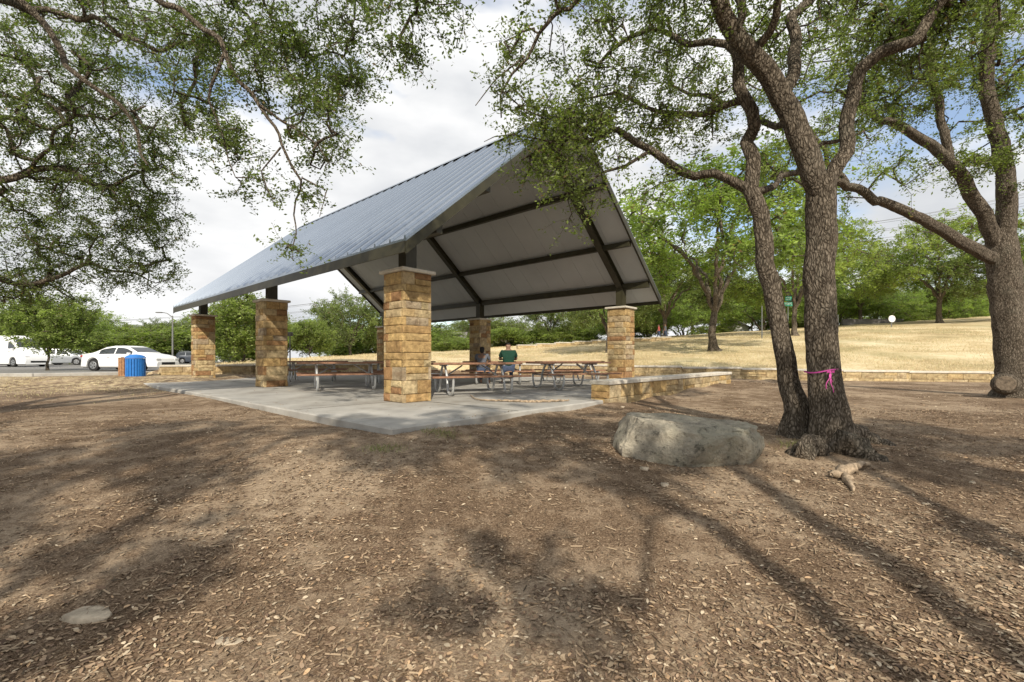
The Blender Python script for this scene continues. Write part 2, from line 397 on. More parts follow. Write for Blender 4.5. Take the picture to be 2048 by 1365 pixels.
for b in (.012,WR-.012):
    m=MB()
    vs=[rp(0.04,b,-.25),rp(LR-.04,b,-.25),rp(LR-.04,b,-.052),rp(.04,b,-.052)]
    q=[(x+V_.x*(-.02 if b<1 else .02),y+V_.y*(-.02 if b<1 else .02),z) for x,y,z in vs]
    m.add(vs+q,[(0,1,2,3),(7,6,5,4),(0,4,5,1),(3,2,6,7),(0,3,7,4),(1,5,6,2)])
    m.obj("eave_trim",MBEAM,parent=roof,cols=False)
def beamobj(fn):
    global m
    m=MB(); fn(); o=m.obj("beam",MBEAM,cols=False); pin(o)
for a in (1.1,8.15,15.3):
    for (b0,b1) in ((.66,H2-.01),(WR-.66,H2+.01)):
        def fn(a=a,b0=b0,b1=b1):
            rbeam(a,b0,b1,.11,-.45,-.42); rbeam(a,b0,b1,.03,-.419,-.2); rbeam(a,b0,b1,.11,-.2,-.176)
        beamobj(fn)
def along(b,w,o0,o1,a0=.08,a1=LR-.08):
    z=rz(b); p=E1+U*((a0+a1)/2)+V_*b
    m.box((p.x,p.y,z+(o0+o1)/2),U,V_,ZV,(a1-a0)/2,w,(o1-o0)/2)
for b in (.8,2.1,3.7,H2-.0,WR-3.7,WR-2.1,WR-.8):
    beamobj(lambda b=b: along(b,.07,-.42 if b in(.8,WR-.8) else -.37,-.21) if b!=H2 else along(b,.1,-.75,-.3))
# ------------------------------------------------------------------ low stone walls
def wall_obj(pts,th,label,rng,name="low_stone_wall",hr=(.16,.24),capoff=.04,pal=TAN):
    m=MB(); cp=MB()
    for (a,b) in zip(pts[:-1],pts[1:]):
        A=Vector(a);B=Vector(b); d=B-A; L=Vector((d.x,d.y,0)).length; n=max(1,round(L/2.0))
        for k in range(n):
            p=A.lerp(B,k/n); q=A.lerp(B,(k+1)/n); c=(p+q)/2; dd=Vector((q.x-p.x,q.y-p.y,0)); l=dd.length; dd/=l; nn=Vector((-dd.y,dd.x,0))
            zb=min(g1(p.x-nn.x*.3,p.y-nn.y*.3),g1(q.x-nn.x*.3,q.y-nn.y*.3))-.1
            zt=c.z-.085
            mason(m,(c.x,c.y,0),dd,nn,l/2+.002,th/2,zb,zt,rng,hr=hr,wr=(.4,.9),t=.08,g=.003,pal=pal)
            cp.box((c.x,c.y,zt+.043+rng.uniform(0,.003)),dd,nn,ZV,l/2-.003,th/2+capoff,.042,bev=.008)
    o=m.obj(name,MSTONE,label=label,category="wall"); cp.obj("wall_cap",MCAP,parent=o,cols=False); return o
pts=[(x,y+.2,z) for x,y,z in zip(WX,WY,WT)]
pp=catmull(pts,2.0); pp=[tuple(p) for p in pp if p[0]<33]
wall_obj(pp,.4,"long low tan stone retaining wall with pale limestone cap",random.Random(5))
W0=SC+V_*5.1+U*.10
wall_obj([(W0.x,W0.y,1.02),(W0.x+V_.x*8.2,W0.y+V_.y*8.2,1.02)],.40,"short low stone seat wall at pavement edge beside pavilion",random.Random(8),pal=TAN+STC[:3])
fb=[(.5,44),(8,46),(16,46)]
wall_obj([(x,y,g1(x,y)+.35) for x,y in fb],.5,"distant pale limestone block terrace edge on grassy slope",random.Random(9))
# ------------------------------------------------------------------ trees
def leaf_mesh(name,pos,nrm_up,size,cols,parent,rs):
    n=len(pos); a=rs.normal(size=(n,3)); a[:,2]*=.6; a/=np.linalg.norm(a,axis=1)[:,None]
    w=rs.normal(size=(n,3)); w[:,2]+=nrm_up; b=np.cross(a,w); b/=np.linalg.norm(b,axis=1)[:,None]+1e-9
    s=size*rs.uniform(.6,1.3,n)[:,None]
    V=np.stack([pos,pos+a*s*.5+b*s*.24,pos+a*s,pos+a*s*.5-b*s*.24],1).reshape(-1,3)
    Fc=np.arange(4*n).reshape(-1,4)
    return np_mesh(name,V,Fc,MLEAF,parent=parent,cols=np.repeat(cols,4,axis=0))
LG=np.array([.118,.150,.055])
def make_tree(label,base,limbs,blobs,seed,leaf=.055,lper=22,nsub=5,sub=.3,r0=.006,zmin=2.2,tint=LG,rootflare=True,step=.25,name="oak_tree",bare=0,dens=1.0,flare=(.8,.2)):
    rs=np.random.RandomState(seed)
    par=[];pos=[];rad=[];att=[];chains=[]
    for li,lm in enumerate(limbs):
        L=np.array(lm,float); C=catmull(L,.14 if L[0][3]>.05 else .2)
        rr_=C[:,3:4]; wob=rs.normal(size=(len(C),3))*np.minimum(rr_,.10)*.12
        if len(C)>3: wob[1:-1]=(wob[:-2]+wob[1:-1]*2+wob[2:])/2.6
        s_=np.concatenate([[0],np.cumsum(np.linalg.norm(np.diff(C[:,:3],axis=0),axis=1))])
        ph=rs.uniform(0,6.28,(2,3)); amp=np.where(rr_<.10,.055,.0)*np.clip(s_/1.0,0,1)[:,None]
        wob=wob+amp*(np.sin(s_[:,None]*4.2+ph[0])+.6*np.sin(s_[:,None]*8.7+ph[1]))
        wob[0]=0
        C[:,:3]+=wob
        ch=[]
        p0=-1
        if pos:
            A=np.array(pos); p0=int(np.argmin(np.linalg.norm(A-C[0,:3],axis=1)))
            if li>0: C[0,:3]=C[0,:3]*.5+A[p0]*.5
        for c in C:
            pos.append(c[:3]); par.append(p0); rad.append(c[3]); att.append(c[2]>zmin); p0=len(pos)-1; ch.append(p0)
        chains.append((ch,True))
    tg=[]
    for (cx,cy,cz,rx,ry,rz_,n) in blobs:
        n=max(2,int(n*dens))
        d=rs.normal(size=(n,3)); d/=np.linalg.norm(d,axis=1)[:,None]; r=rs.uniform(0,1,n)**(1/2.2)
        tg.append(np.array([cx,cy,cz])+d*r[:,None]*np.array([rx,ry,rz_])*1.05)
    tg=np.vstack(tg); tg=tg[tg[:,2]>zmin*.8]
    A=np.array(pos); at=np.array(att)
    d0=np.array([np.min(np.linalg.norm(A[at]-t_,axis=1)) for t_ in tg]); tg=tg[np.argsort(d0)]
    N0=len(pos); cap=N0+len(tg)*40; buf=np.zeros((cap,3)); buf[:N0]=A; msk=np.zeros(cap,bool); msk[:N0]=at
    tips=[]
    for t_ in tg:
        n=len(pos); dd=np.linalg.norm(buf[:n]-t_,axis=1)+np.where(msk[:n],0,1e6)
        k=int(np.argmin(dd)); L=dd[k]; ns=int(min(30,max(2,math.ceil(L/step))))
        tt=(np.arange(ns)+1)/ns; o=rs.normal(size=3)*.14*L; o2=rs.normal(size=3)*.08*L
        path=buf[k]+(t_-buf[k])*tt[:,None]+o*np.sin(math.pi*tt)[:,None]+o2*np.sin(2*math.pi*tt)[:,None]+rs.normal(size=(ns,3))*step*.14
        ch=[k]; p0=k
        for q in path:
            if len(pos)>=cap: break
            buf[len(pos)]=q; msk[len(pos)]=True; pos.append(q); par.append(p0); rad.append(0); p0=len(pos)-1; ch.append(p0)
        chains.append((ch,False)); tips.append(p0)
    n=len(pos); w=np.zeros(n); w[tips]=1
    for i in range(n-1,0,-1):
        if par[i]>=0: w[par[i]]+=w[i]
    rr=np.maximum(r0*np.sqrt(np.maximum(w,.4)),np.array(rad)); rr=np.where(np.array(rad)>0,np.maximum(np.array(rad),np.minimum(rr,np.array(rad)*1.15)),rr)
    Vs=[];Fs=[];off=0
    for ch,big in chains:
        pts=buf[ch]; r=rr[ch].copy()
        if not big:
            r[0]=min(r[0],r[1]*1.15); sides=6 if r[0]>.025 else 4
            v,f=tube(pts,r,sides)
        else:
            if len(r)>6:
                for _ in range(2): r[1:-1]=(r[:-2]+2*r[1:-1]+r[2:])/4
            sides=28 if r[0]>.1 else (12 if r[0]>.05 else 7)
            if ch[0]==0 and rootflare:
                h=pts[:,2]-pts[0,2]; r=r*(1+flare[0]*np.exp(-h/flare[1]))
            ph=rs.uniform(0,6.28,4)
            def nz(m_,n_,ph=ph,h=pts[:,2]-pts[0,2],first=(ch[0]==0)):
                a=np.arange(n_)*2*math.pi/n_; q=1+.05*np.sin(3*a[None,:]+ph[0]+np.arange(m_)[:,None]*.07)+.035*np.sin(5*a[None,:]+ph[1]-np.arange(m_)[:,None]*.09)+rs.normal(size=(m_,n_))*.03
                if first and rootflare: q=q+ (.45*np.exp(-h/.22))[:,None]*np.maximum(0,np.sin(5*a+ph[2]))[None,:]
                return q
            v,f=tube(pts,r,sides,nz)
        Vs.append(v); Fs.append(np.array(f)+off); off+=len(v)
    E=empty(name,base,label=label,category="tree")
    T=buf[tips]; m_=len(T)
    S=np.repeat(T,nsub,axis=0); cl=np.repeat(rs.uniform(0,1,m_),nsub)
    D=rs.normal(size=S.shape); D[:,2]*=.7; D/=np.linalg.norm(D,axis=1)[:,None]
    Ls=sub*rs.uniform(.35,1.5,len(S)); Ee=S+D*Ls[:,None]; Ee[:,2]-=Ls*.1
    Mi=(S+Ee)/2+rs.normal(size=S.shape)*sub*.12
    q=np.array([[1,0,0],[-.5,.87,0],[-.5,-.87,.3]])*r0*.7
    vv=np.concatenate([S[:,None,:]+q,Mi[:,None,:]+q*.8,Ee[:,None,:]+q*.4],1).reshape(-1,3)
    b=(np.arange(len(S))*9)[:,None]
    ff=np.array([[0,1,4,3],[1,2,5,4],[2,0,3,5],[3,4,7,6],[4,5,8,7],[5,3,6,8]])
    Vs.append(vv); Fs.append((b[:,:,None]+ff[None]).reshape(-1,4)+off)
    Vall=np.vstack(Vs)-np.array(base)
    np_mesh("trunk",Vall,np.vstack(Fs),MBARK,parent=E,smooth=True)
    keep=rs.uniform(0,1,len(S))>bare
    S2=S[keep];E2=Ee[keep];M2=Mi[keep];c2=cl[keep]
    k=lper; tt=rs.uniform(.15,1.08,(len(S2),k,1)); 
    Lp=np.where(tt<.5,S2[:,None,:]+(M2-S2)[:,None,:]*tt*2,M2[:,None,:]+(E2-M2)[:,None,:]*(tt*2-1))+rs.normal(size=(len(S2),k,3))*sub*.09
    Lp=Lp.reshape(-1,3)-np.array(base); cc=np.repeat(c2,k)[:,None]; rn=rs.uniform(0,1,(len(Lp),1))
    cols=tint[None,:]*(.60+.75*cc)*(.7+.6*rn)+np.concatenate([cc*.018,cc*.016,cc*0],1)
    dead=rs.uniform(0,1,len(Lp))<.02; cols[dead]=np.array([.2,.14,.07])
    leaf_mesh("crown",Lp,.7,leaf,cols,E,rs)
    return E
def B(px,py,d,rx,ry,rd,n): 
    c=P(px,py,d); return (c[0],c[1],c[2],rx*d/F,rd,ry*d/F,n)
def L(*pts): return [(*P(a,b,d),r) for a,b,d,r in pts]
bA=P(1665,905,5.5)
make_tree("large live oak with rough grey bark beside boulder",bA,[
 L((1676,932,5.5,.21),(1662,840,5.52,.187),(1646,720,5.58,.172),(1640,560,5.6,.165),(1648,440,5.6,.165),(1645,355,5.6,.158)),
 L((1642,390,5.6,.135),(1605,290,5.6,.132),(1562,195,5.6,.122),(1512,125,5.5,.112),(1465,60,5.4,.10),(1425,0,5.3,.088),(1370,-90,5.2,.075),(1270,-200,5.1,.05)),
 L((1565,200,5.6,.08),(1590,100,5.9,.07),(1603,20,6.1,.06),(1640,-120,6.3,.05),(1690,-260,6.6,.035)),
 L((1655,385,5.6,.088),(1690,280,5.6,.082),(1710,200,5.6,.078),(1762,110,5.5,.072),(1840,50,5.4,.06),(1915,-30,5.2,.05),(2000,-130,5.0,.03)),
 L((1500,110,5.5,.055),(1540,60,5.3,.045),(1570,-20,5.0,.04),(1560,-150,4.7,.03)),
 L((1370,-90,5.2,.045),(1220,-50,5.2,.03),(1110,40,5.3,.022),(1045,110,5.4,.017),(1015,180,5.4,.013),(1000,240,5.4,.008)),
 L((1045,110,5.4,.012),(990,160,5.4,.008),(960,210,5.4,.005)),L((1015,180,5.4,.01),(1050,220,5.4,.007),(1090,235,5.4,.004)),
 L((1510,130,5.5,.045),(1400,80,6.2,.035),(1290,70,6.8,.03),(1210,110,7.2,.022)),
 L((1600,260,5.6,.05),(1500,230,6.8,.035),(1420,190,7.4,.028),(1330,180,7.8,.02))],
 [B(1250,40,6.2,170,70,1.2,52),B(1380,130,7.4,160,90,1.2,50),B(1200,150,7,90,90,.8,16),B(1060,40,5.6,90,60,.8,14),B(1010,180,5.4,30,60,.3,5),
  B(1620,60,6.6,140,90,1.2,36),B(1800,120,6.2,130,90,.9,42),B(1900,30,5.6,130,60,.9,32),B(1480,-90,5,330,90,1.6,60),B(1900,-100,5,200,80,1.2,32),
  B(1500,-260,4.2,400,120,2.0,34)],
 seed=11,leaf=.052,lper=18,nsub=6,sub=.34,tint=LG*np.array([1.05,1.05,1]),flare=(.95,.24))
bB=P(1590,872,5.8)
make_tree("slender leaning live oak stem beside the larger oak",bB,[
 L((1598,892,5.8,.15),(1582,780,5.9,.12),(1558,650,6,.108),(1532,530,6,.105),(1520,430,6,.10),(1505,330,6,.084),(1490,220,6,.074),(1475,110,6,.065),(1468,0,6,.055),(1440,-120,6,.04)),
 L((1522,400,6,.066),(1455,358,6.05,.056),(1380,335,6.1,.048),(1300,308,6.1,.042),(1240,268,6.1,.034),(1180,262,6.0,.025),(1110,290,5.9,.016),(1050,330,5.9,.010)),
 L((1515,385,6,.05),(1570,360,6.6,.04),(1640,300,7.2,.035),(1720,260,7.6,.025)),
 L((1300,308,6.1,.026),(1250,330,6.1,.02),(1200,345,6.0,.015),(1160,380,5.9,.010)),
 L((1485,200,6,.04),(1400,230,6.4,.035),(1320,220,6.6,.025),(1240,190,6.6,.018),(1160,200,6.4,.012)),
 L((1110,290,5.9,.012),(1030,270,5.8,.008),(960,290,5.8,.004)),L((1180,262,6.0,.012),(1100,230,5.9,.008),(1020,215,5.9,.004))],
 [B(1110,330,5.9,90,60,.5,20),B(1180,285,6.0,80,60,.5,18),B(1060,290,5.9,70,50,.4,9),B(1130,235,6.0,95,45,.5,26),B(1160,400,5.9,50,35,.3,7),B(1290,250,6.4,120,65,.7,26),B(1420,240,6.8,90,80,.8,20),B(1330,380,6.2,60,25,.3,5),
  B(1700,270,7.6,90,60,.7,14),B(1450,-60,6.2,180,80,1.2,24),B(1190,210,6.4,90,45,.5,20)],
 seed=12,leaf=.050,lper=17,nsub=6,sub=.32,tint=LG*np.array([1.2,1.2,1]),flare=(.7,.25))
bC=P(2022,795,11.6)
make_tree("massive old live oak with spreading limbs and cut stump knot",bC,[
 L((2034,812,11.6,.40),(2030,740,11.6,.35),(2020,650,11.6,.325),(2010,560,11.6,.32),(2004,500,11.6,.315),(2006,450,11.6,.25)),
 L((1994,520,11.6,.15),(1925,485,11.4,.14),(1850,440,11.2,.12),(1780,410,11.0,.105),(1700,375,10.8,.09),(1620,350,10.6,.07),(1540,350,10.5,.05)),
 L((1996,495,11.6,.17),(1950,400,11.4,.15),(1895,320,11.2,.125),(1830,270,11.2,.105),(1760,235,11.2,.085),(1690,190,11.2,.065)),
 L((2006,480,11.6,.21),(2015,400,11.4,.185),(2000,290,11.2,.16),(1975,180,11,.14),(1980,60,10.6,.12),(1990,-80,10.2,.1)),
 L((1900,330,11.2,.10),(1880,220,11.2,.085),(1860,120,11.2,.07),(1870,0,11,.055)),
 L((1700,375,10.8,.06),(1650,310,10.8,.05),(1600,240,11,.04),(1560,180,11,.03))],
 [B(1740,190,11.2,120,70,1.5,46),B(1880,130,11.2,130,110,1.6,56),B(2020,150,11,100,150,1.6,50),B(1960,330,11,90,60,1.2,22),B(1600,300,10.6,110,70,1.2,28),B(1560,180,11,110,80,1.4,24),B(1780,350,10.8,90,40,.9,8),B(1900,-40,10.8,250,90,2,44),B(2150,60,11,140,180,2,24),B(1700,60,11,120,70,1.5,22)],
 seed=13,leaf=.07,lper=25,nsub=6,sub=.45,r0=.010,tint=LG*np.array([1.3,1.3,1]),zmin=3.2,step=.4,flare=(.6,.3))
bD=(-9.4,4.6,g1(-9.4,4.6)-.1)
make_tree("old live oak with long drooping limbs and dense dark foliage",bD,[
 [(-9.4,4.6,.3,.4),(-9.3,4.7,1.5,.34),(-9.2,4.8,2.6,.34),(-9.1,5,3.2,.33)],
 [(-9.1,5,3.0,.2),(-8.6,5.6,5.2,.12)]+L((-60,-40,6.6,.062),(40,-10,6.8,.05),(100,85,6.8,.042),(200,180,6.9,.032),(262,260,7.1,.024),(310,330,7.3,.015)),
 [(-9.1,5,3.2,.22),(-8,5.2,5.6,.13),(-6.4,5.6,6.9,.07)]+L((240,-60,6.0,.038),(350,10,6,.032),(450,110,6,.026),(520,210,6,.021),(560,300,6.1,.017),(605,350,6.2,.013),(590,430,6.3,.009),(582,500,6.3,.006)),
 [(-9.1,5,3.1,.2)]+L((-120,360,8,.08),(0,350,8.6,.058),(120,345,8.9,.045),(230,370,9.1,.032),(310,340,9.4,.02)),
 [(-9.1,5,3.0,.18)]+L((-180,560,8.4,.075),(-40,560,9,.05),(90,560,9.6,.037),(200,530,10,.026),(290,560,10.2,.016)),
 [(-8,5.2,5.6,.1)]+L((100,20,7.4,.04),(220,60,7.5,.033),(330,95,7.6,.028),(440,90,7.4,.022),(560,90,7.1,.017),(680,120,6.9,.011)),
 L((60,340,8.7,.034),(120,260,8.4,.026),(200,230,8.2,.02),(300,220,8.2,.014)),
 L((520,210,6,.016),(600,270,6.2,.012),(660,330,6.3,.007)),L((560,300,6.1,.014),(520,340,6.1,.009),(540,400,6.1,.005)),L((605,350,6.2,.012),(650,380,6.2,.008),(640,430,6.2,.004)),L((450,110,6,.02),(420,200,6.1,.014),(440,290,6.2,.009),(480,350,6.2,.005)),
 [(-6.4,5.6,6.9,.06)]+L((520,-110,5.6,.035),(700,-60,5.6,.025),(820,-10,5.6,.012))],
 [B(60,110,8.4,150,120,1.5,100),B(220,60,8.2,150,80,1.3,64),B(360,90,7.6,100,70,1.0,36),B(100,300,9,150,90,1.4,100),B(250,280,8.6,90,80,1.0,48),B(240,420,9.4,110,70,1.2,68),B(60,440,9.4,110,70,1.2,72),B(90,540,9.9,140,55,1.2,80),B(270,520,10,80,60,.9,54),B(310,430,9.6,60,60,.8,26),B(330,280,8.6,60,90,.8,24),B(180,190,8.6,90,70,1,24),B(20,200,8.8,80,120,1.2,34),B(60,590,10.2,110,25,1,20),
  B(480,60,6.9,110,60,.8,34),B(600,90,6.8,110,70,.8,42),B(680,170,6.7,55,60,.6,24),B(560,200,6.3,90,60,.5,22),B(640,270,6.4,55,60,.4,17),B(470,300,6.5,45,50,.5,14),B(400,200,7.1,70,60,.8,22),B(500,370,6.4,40,30,.4,5),B(700,30,6.4,110,50,.8,24),B(820,90,5.8,40,60,.4,9),B(860,10,5.7,90,40,.6,14),B(600,400,6.25,35,40,.3,4),B(585,505,6.3,12,14,.08,3),
  B(400,-120,6.2,480,90,1.6,60),B(-150,250,8.4,130,260,2,50)],
 seed=14,leaf=.052,lper=20,nsub=6,sub=.34,tint=LG*np.array([.95,.98,.92]))
def generic(label,base,h,cr,seed,leaf,n,lper=22,trunkr=.25,cb=.35,tint=LG,sub=.35,r0=.012,name="oak_tree",lean=(0,0),step=.4,bare=0):
    rs=np.random.RandomState(seed); x,y,z=base; limbs=[]; hz=z+h*cb
    limbs.append([(x,y,z-.05,trunkr),(x+lean[0]*.5+rs.normal()*.1,y+lean[1]*.5,z+h*cb*.5,trunkr*.85),(x+lean[0],y+lean[1],hz,trunkr*.8)])
    blobs=[]
    X=x+lean[0];Y=y+lean[1]
    k=7
    for i in range(k):
        a=i*2*math.pi/k+rs.uniform(-.3,.3); rr=cr*rs.uniform(.5,.8); zt=z+h*rs.uniform(.6,.85)
        ex,ey=X+math.cos(a)*rr,Y+math.sin(a)*rr
        limbs.append([(X,Y,hz-.05,trunkr*.55),(X+math.cos(a)*rr*.35,Y+math.sin(a)*rr*.35,hz+(zt-hz)*.55,trunkr*.38),(ex,ey,zt,trunkr*.15)])
        br=cr*rs.uniform(.3,.48); blobs.append((ex,ey,zt-h*.03,br,br,h*rs.uniform(.13,.22),n//k))
    blobs.append((X,Y,z+h*.82,cr*.55,cr*.55,h*.17,n//4))
    for q in range(4):
        a=rs.uniform(0,6.28); blobs.append((X+math.cos(a)*cr*.7,Y+math.sin(a)*cr*.7,z+h*rs.uniform(.34,.55),cr*.3,cr*.3,h*.1,n//9))
    return make_tree(label,base,limbs,blobs,seed,leaf=leaf,lper=lper,nsub=4,sub=sub,r0=r0,zmin=z+h*cb*.7,tint=tint,step=step,name=name,bare=bare,flare=(.5,.2))
def stems(label,x,y,seed,tops,blobs,r=.2):
    z=g1(x,y); limbs=[[(x,y,z-.05,r),(x+.03,y,z+.9,r*.9),(x,y+.02,z+1.6,r*.88)]]
    for (tx,ty,tz,rr) in tops:
        limbs.append([(x,y,z+1.5,rr),(x+(tx-x)*.25,y+(ty-y)*.25,z+2.6,rr*.95),(x+(tx-x)*.6+.12,y+(ty-y)*.55,z+tz*.62,rr*.8),(tx,ty,tz,rr*.5)])
    return make_tree(label,(x,y,z),limbs,blobs,seed,leaf=.13,lper=20,nsub=4,sub=.34,r0=.009,zmin=2.8,step=.4)
rc_=random.Random(21)
cl_l=[];cl_r=[]
for k in range(54):
    x=-8.6+17.4*((k*.618)%1.0)+rc_.uniform(-.3,.3); z=3.7+4.2*rc_.random()**.9; r_=rc_.uniform(.35,.72)
    (cl_r if x>.1 else cl_l).append((x,-2.7+rc_.uniform(-.3,.3),z,r_*rc_.uniform(.9,1.6),r_*.8,r_*.5,int(6+9*r_)))
stems("multi-stemmed live oak casting trunk shadows over leaf mulch",2.9,-2.5,31,[(1.7,-2.2,7,.10),(3.1,-2.2,7.5,.13),(4.7,-2.5,6.8,.11)],
      [(.4,-2.4,7.0,1.1,1.3,.6,20),(5.4,-2.4,6.8,1.3,1.5,.6,24),(2.8,-2.8,8.4,2.4,1.4,.5,24),(7.6,-2.6,5.8,1.2,1.3,.6,20)]+cl_r)
stems("multi-stemmed live oak shading the mulch with broad crown",-3.4,-3.0,32,[(-5.0,-3,6.5,.09),(-3,-3.2,7.2,.10),(-1.7,-3.0,6.6,.08)],
      [(-5.2,-3.2,5.6,1.2,1.4,.6,26),(-3,-3.4,7.4,1.5,1.6,.5,24),(-7.2,-3,7.2,1.4,1.5,.6,24),(-.8,-3.2,7.8,1.0,1.0,.4,10)]+cl_l)
generic("broad live oak shading the lawn with dense crown",(-11.0,-2.0,g1(-11,-2)),7.5,4.2,34,.125,160,lper=17,trunkr=.26)
protos=[]
for k,(h,cr,tr,tint) in enumerate(((8,4.6,.13,LG*np.array([1.55,1.65,1.2])),(7,4.2,.12,LG*1.25),(9,5,.14,LG*np.array([1.55,1.55,1.15])),(5.5,2.6,.07,LG*np.array([1.5,1.5,1.2])))):
    protos.append((h,generic("proto",(0,0,0),h,cr,50+k,.15,195,lper=27,trunkr=tr,cb=.22,tint=tint,sub=.8,r0=.012,step=.6)))
used={}
def place(k,px,d,ph_top,label,sx=1.0,rot=None,group=None,zoff=0):
    x=(px-1024)/F*d; z=g1(x,d)+zoff; top=EYE+(716-ph_top)/F*d; h,E=protos[k]; s=(top-z)/(h*.98)
    if k not in used: e=E; used[k]=1
    else:
        e=E.copy(); COL.objects.link(e)
        for c_ in list(E.children):
            q=c_.copy(); COL.objects.link(q); q.parent=e
    e.location=(x,d,z-.03); e.scale=(s*sx,s*sx,s); e.rotation_euler=(0,0,R.uniform(0,6.28) if rot is None else rot)
    e["label"]=label; e["category"]="tree"
    if group: e["group"]=group
    return e
place(0,1430,30,350,"broad bright green live oak on dry grass slope",1.15,.5)
place(2,1590,42,420,"tall bright green oak behind the grass slope",1.1,2)
place(1,1215,32,520,"leaning oak beyond the low stone wall",.9,1)
place(2,1880,50,430,"rounded dark oak on golden grass slope",1.25,3)
place(1,1990,48,480,"rounded dark oak on golden grass slope",1.2,.7)
place(0,1720,62,500,"leafy oak on golden grass ridge",1.3,4)
place(1,1330,52,500,"spreading oak at top of grass slope",1.3,5)
place(3,485,30,592,"small airy young tree near the parking lot",1.2,0)
place(3,95,27,590,"small oak in dry grass beside parking lot",1.1,1)
place(1,700,48,582,"green oak behind the pavilion",.9,2)
place(3,620,36,640,"small airy tree on dry grass",1.0,2.2)
place(1,1100,60,600,"green oak on far grass slope",1.1,2.9)
TLG="distant tree line oaks"
for px in range(-60,2200,62):
    d=R.uniform(72,105); base=612 if px<420 else (640 if px<1250 else 560)
    place(R.choice([0,1,2,1]),px+R.uniform(-20,20),d,base+R.uniform(-18,24)+(28 if px<420 else 0),"distant oak in tree line at edge of park",R.uniform(1.1,1.5),group=TLG)
for px in range(-100,2250,110):
    d=R.uniform(125,160)
    place(R.choice([0,1,2]),px,d,652 if px<1200 else 600,"distant oak in tree line at edge of park",1.7,group=TLG)
for px in range(1290,2200,75):
    if abs(px-1465)<38: continue
    place(R.choice([0,1,2]),px+R.uniform(-15,15),R.uniform(63,69),R.uniform(575,615),"low spreading oak in tree line on the ridge",R.uniform(1.5,1.9),group=TLG,zoff=-2.1)
for px,d,tp in ((880,58,668),(920,50,676),(1010,62,655),(1075,60,660),(250,60,668),(330,62,655),(560,60,650),(820,62,650),(760,60,655),(1150,64,650),(1640,66,640),(1260,62,640),(1560,64,640)):
    place(3,px,d,tp,"low green shrub on dry grass",2.2,group="shrubs on the slope",zoff=-1.2)
# ------------------------------------------------------------------ ground litter & grass (stuff)
rs=np.random.RandomState(2)
def slabco(x,y):
    dx=x-SC.x; dy=y-SC.y; return dx*U.x+dy*U.y, dx*V_.x+dy*V_.y
def onslab(x,y):
    a,b=slabco(x,y); return (a>-.02)&(a<18.2)&(b>-.02)&(b<13.0)
def litter(n,ymin,ymax,power,size,name):
    y=ymin+(ymax-ymin)*rs.uniform(0,1,n)**power; x=rs.uniform(-1.35,1.35,n)*(y+.6)
    ns=np.sin(x*1.1+.7)*np.sin(y*1.3+x*.4)+.6*np.sin(x*2.7+y*1.9)*np.sin(y*3.1-x*1.3+2)+.5*np.sin(x*6.1-y*3)*np.sin(y*7+x*4)
    dens=np.clip(.32+.46*ns+.3*sm(0,2.5,x)+.35*sm(3.4,2.1,y)-.15*sm(0,-3,x)*sm(2.4,3.4,y),0.05,1)
    k=(rs.uniform(0,1,n)<dens); x=x[k];y=y[k]
    sl=onslab(x,y); a_,b_=slabco(x,y); edge=np.minimum(a_,b_); k=~sl|(rs.uniform(0,1,len(x))<.04+.4*np.exp(-np.maximum(edge,0)/.18)); x=x[k];y=y[k]; sl=sl[k]
    k=y<wally(x)-.1; x=x[k];y=y[k];sl=sl[k]; n=len(x)
    z=np.where(sl,SZ+.006,G(x,y)+.004)+rs.uniform(0,.006,n)
    pos=np.stack([x,y,z],1); a=rs.uniform(0,6.28,n); tl=rs.normal(size=n)*.15
    A=np.stack([np.cos(a),np.sin(a),tl],1); Bv=np.stack([-np.sin(a),np.cos(a),rs.normal(size=n)*.2],1)
    s=(size*rs.uniform(.3,1.4,n))[:,None]; w=rs.uniform(.14,.28,n)[:,None]
    cup=np.array([0,0,.06])
    V=np.stack([pos-A*s*.5,pos-A*s*.18+Bv*s*w+cup*s,pos+A*s*.22+Bv*s*w*.9+cup*s,pos+A*s*.5,pos+A*s*.22-Bv*s*w*.9+cup*s,pos-A*s*.18-Bv*s*w+cup*s],1).reshape(-1,3)
    pal=np.array([(.39,.295,.195),(.27,.185,.12),(.56,.46,.33),(.18,.12,.08),(.44,.30,.18),(.12,.08,.055),(.34,.245,.165)])
    c=pal[rs.choice(len(pal),n,p=[.18,.21,.09,.19,.09,.10,.14])]*rs.uniform(.7,1.25,(n,1))
    np_mesh(name,V,np.arange(6*n).reshape(-1,6),MDEAD,cols=np.repeat(c,6,axis=0),kind="stuff",label="scattered dry brown oak leaves on mulch",category="leaf litter")
litter(135000,1.7,9,1.2,.030,"leaf_litter")
litter(34000,8,20,1.0,.042,"far_leaf_litter")
n=26000; y=1.7+7*rs.uniform(0,1,n)**1.3; x=rs.uniform(-1.3,1.3,n)*(y+.5); k=~onslab(x,y); x=x[k];y=y[k];n=len(x)
z=G(x,y)+.004; a=rs.uniform(0,6.28,n); l=(.006+.04*rs.uniform(0,1,n)**4); w=.0018+rs.uniform(0,.002,n)
A=np.stack([np.cos(a)*l,np.sin(a)*l,rs.normal(size=n)*.004],1); Bv=np.stack([-np.sin(a)*w,np.cos(a)*w,w*0+.002],1); pos=np.stack([x,y,z+.006],1)
V=np.stack([pos-A-Bv,pos+A-Bv,pos+A+Bv,pos-A+Bv],1).reshape(-1,3)
c=np.array([.24,.18,.12])*rs.uniform(.3,1.8,(n,1))
np_mesh("mulch_twigs",V,np.arange(4*n).reshape(-1,4),MDEAD,cols=np.repeat(c,4,axis=0),kind="stuff",label="small twigs and bark chips in mulch",category="mulch")
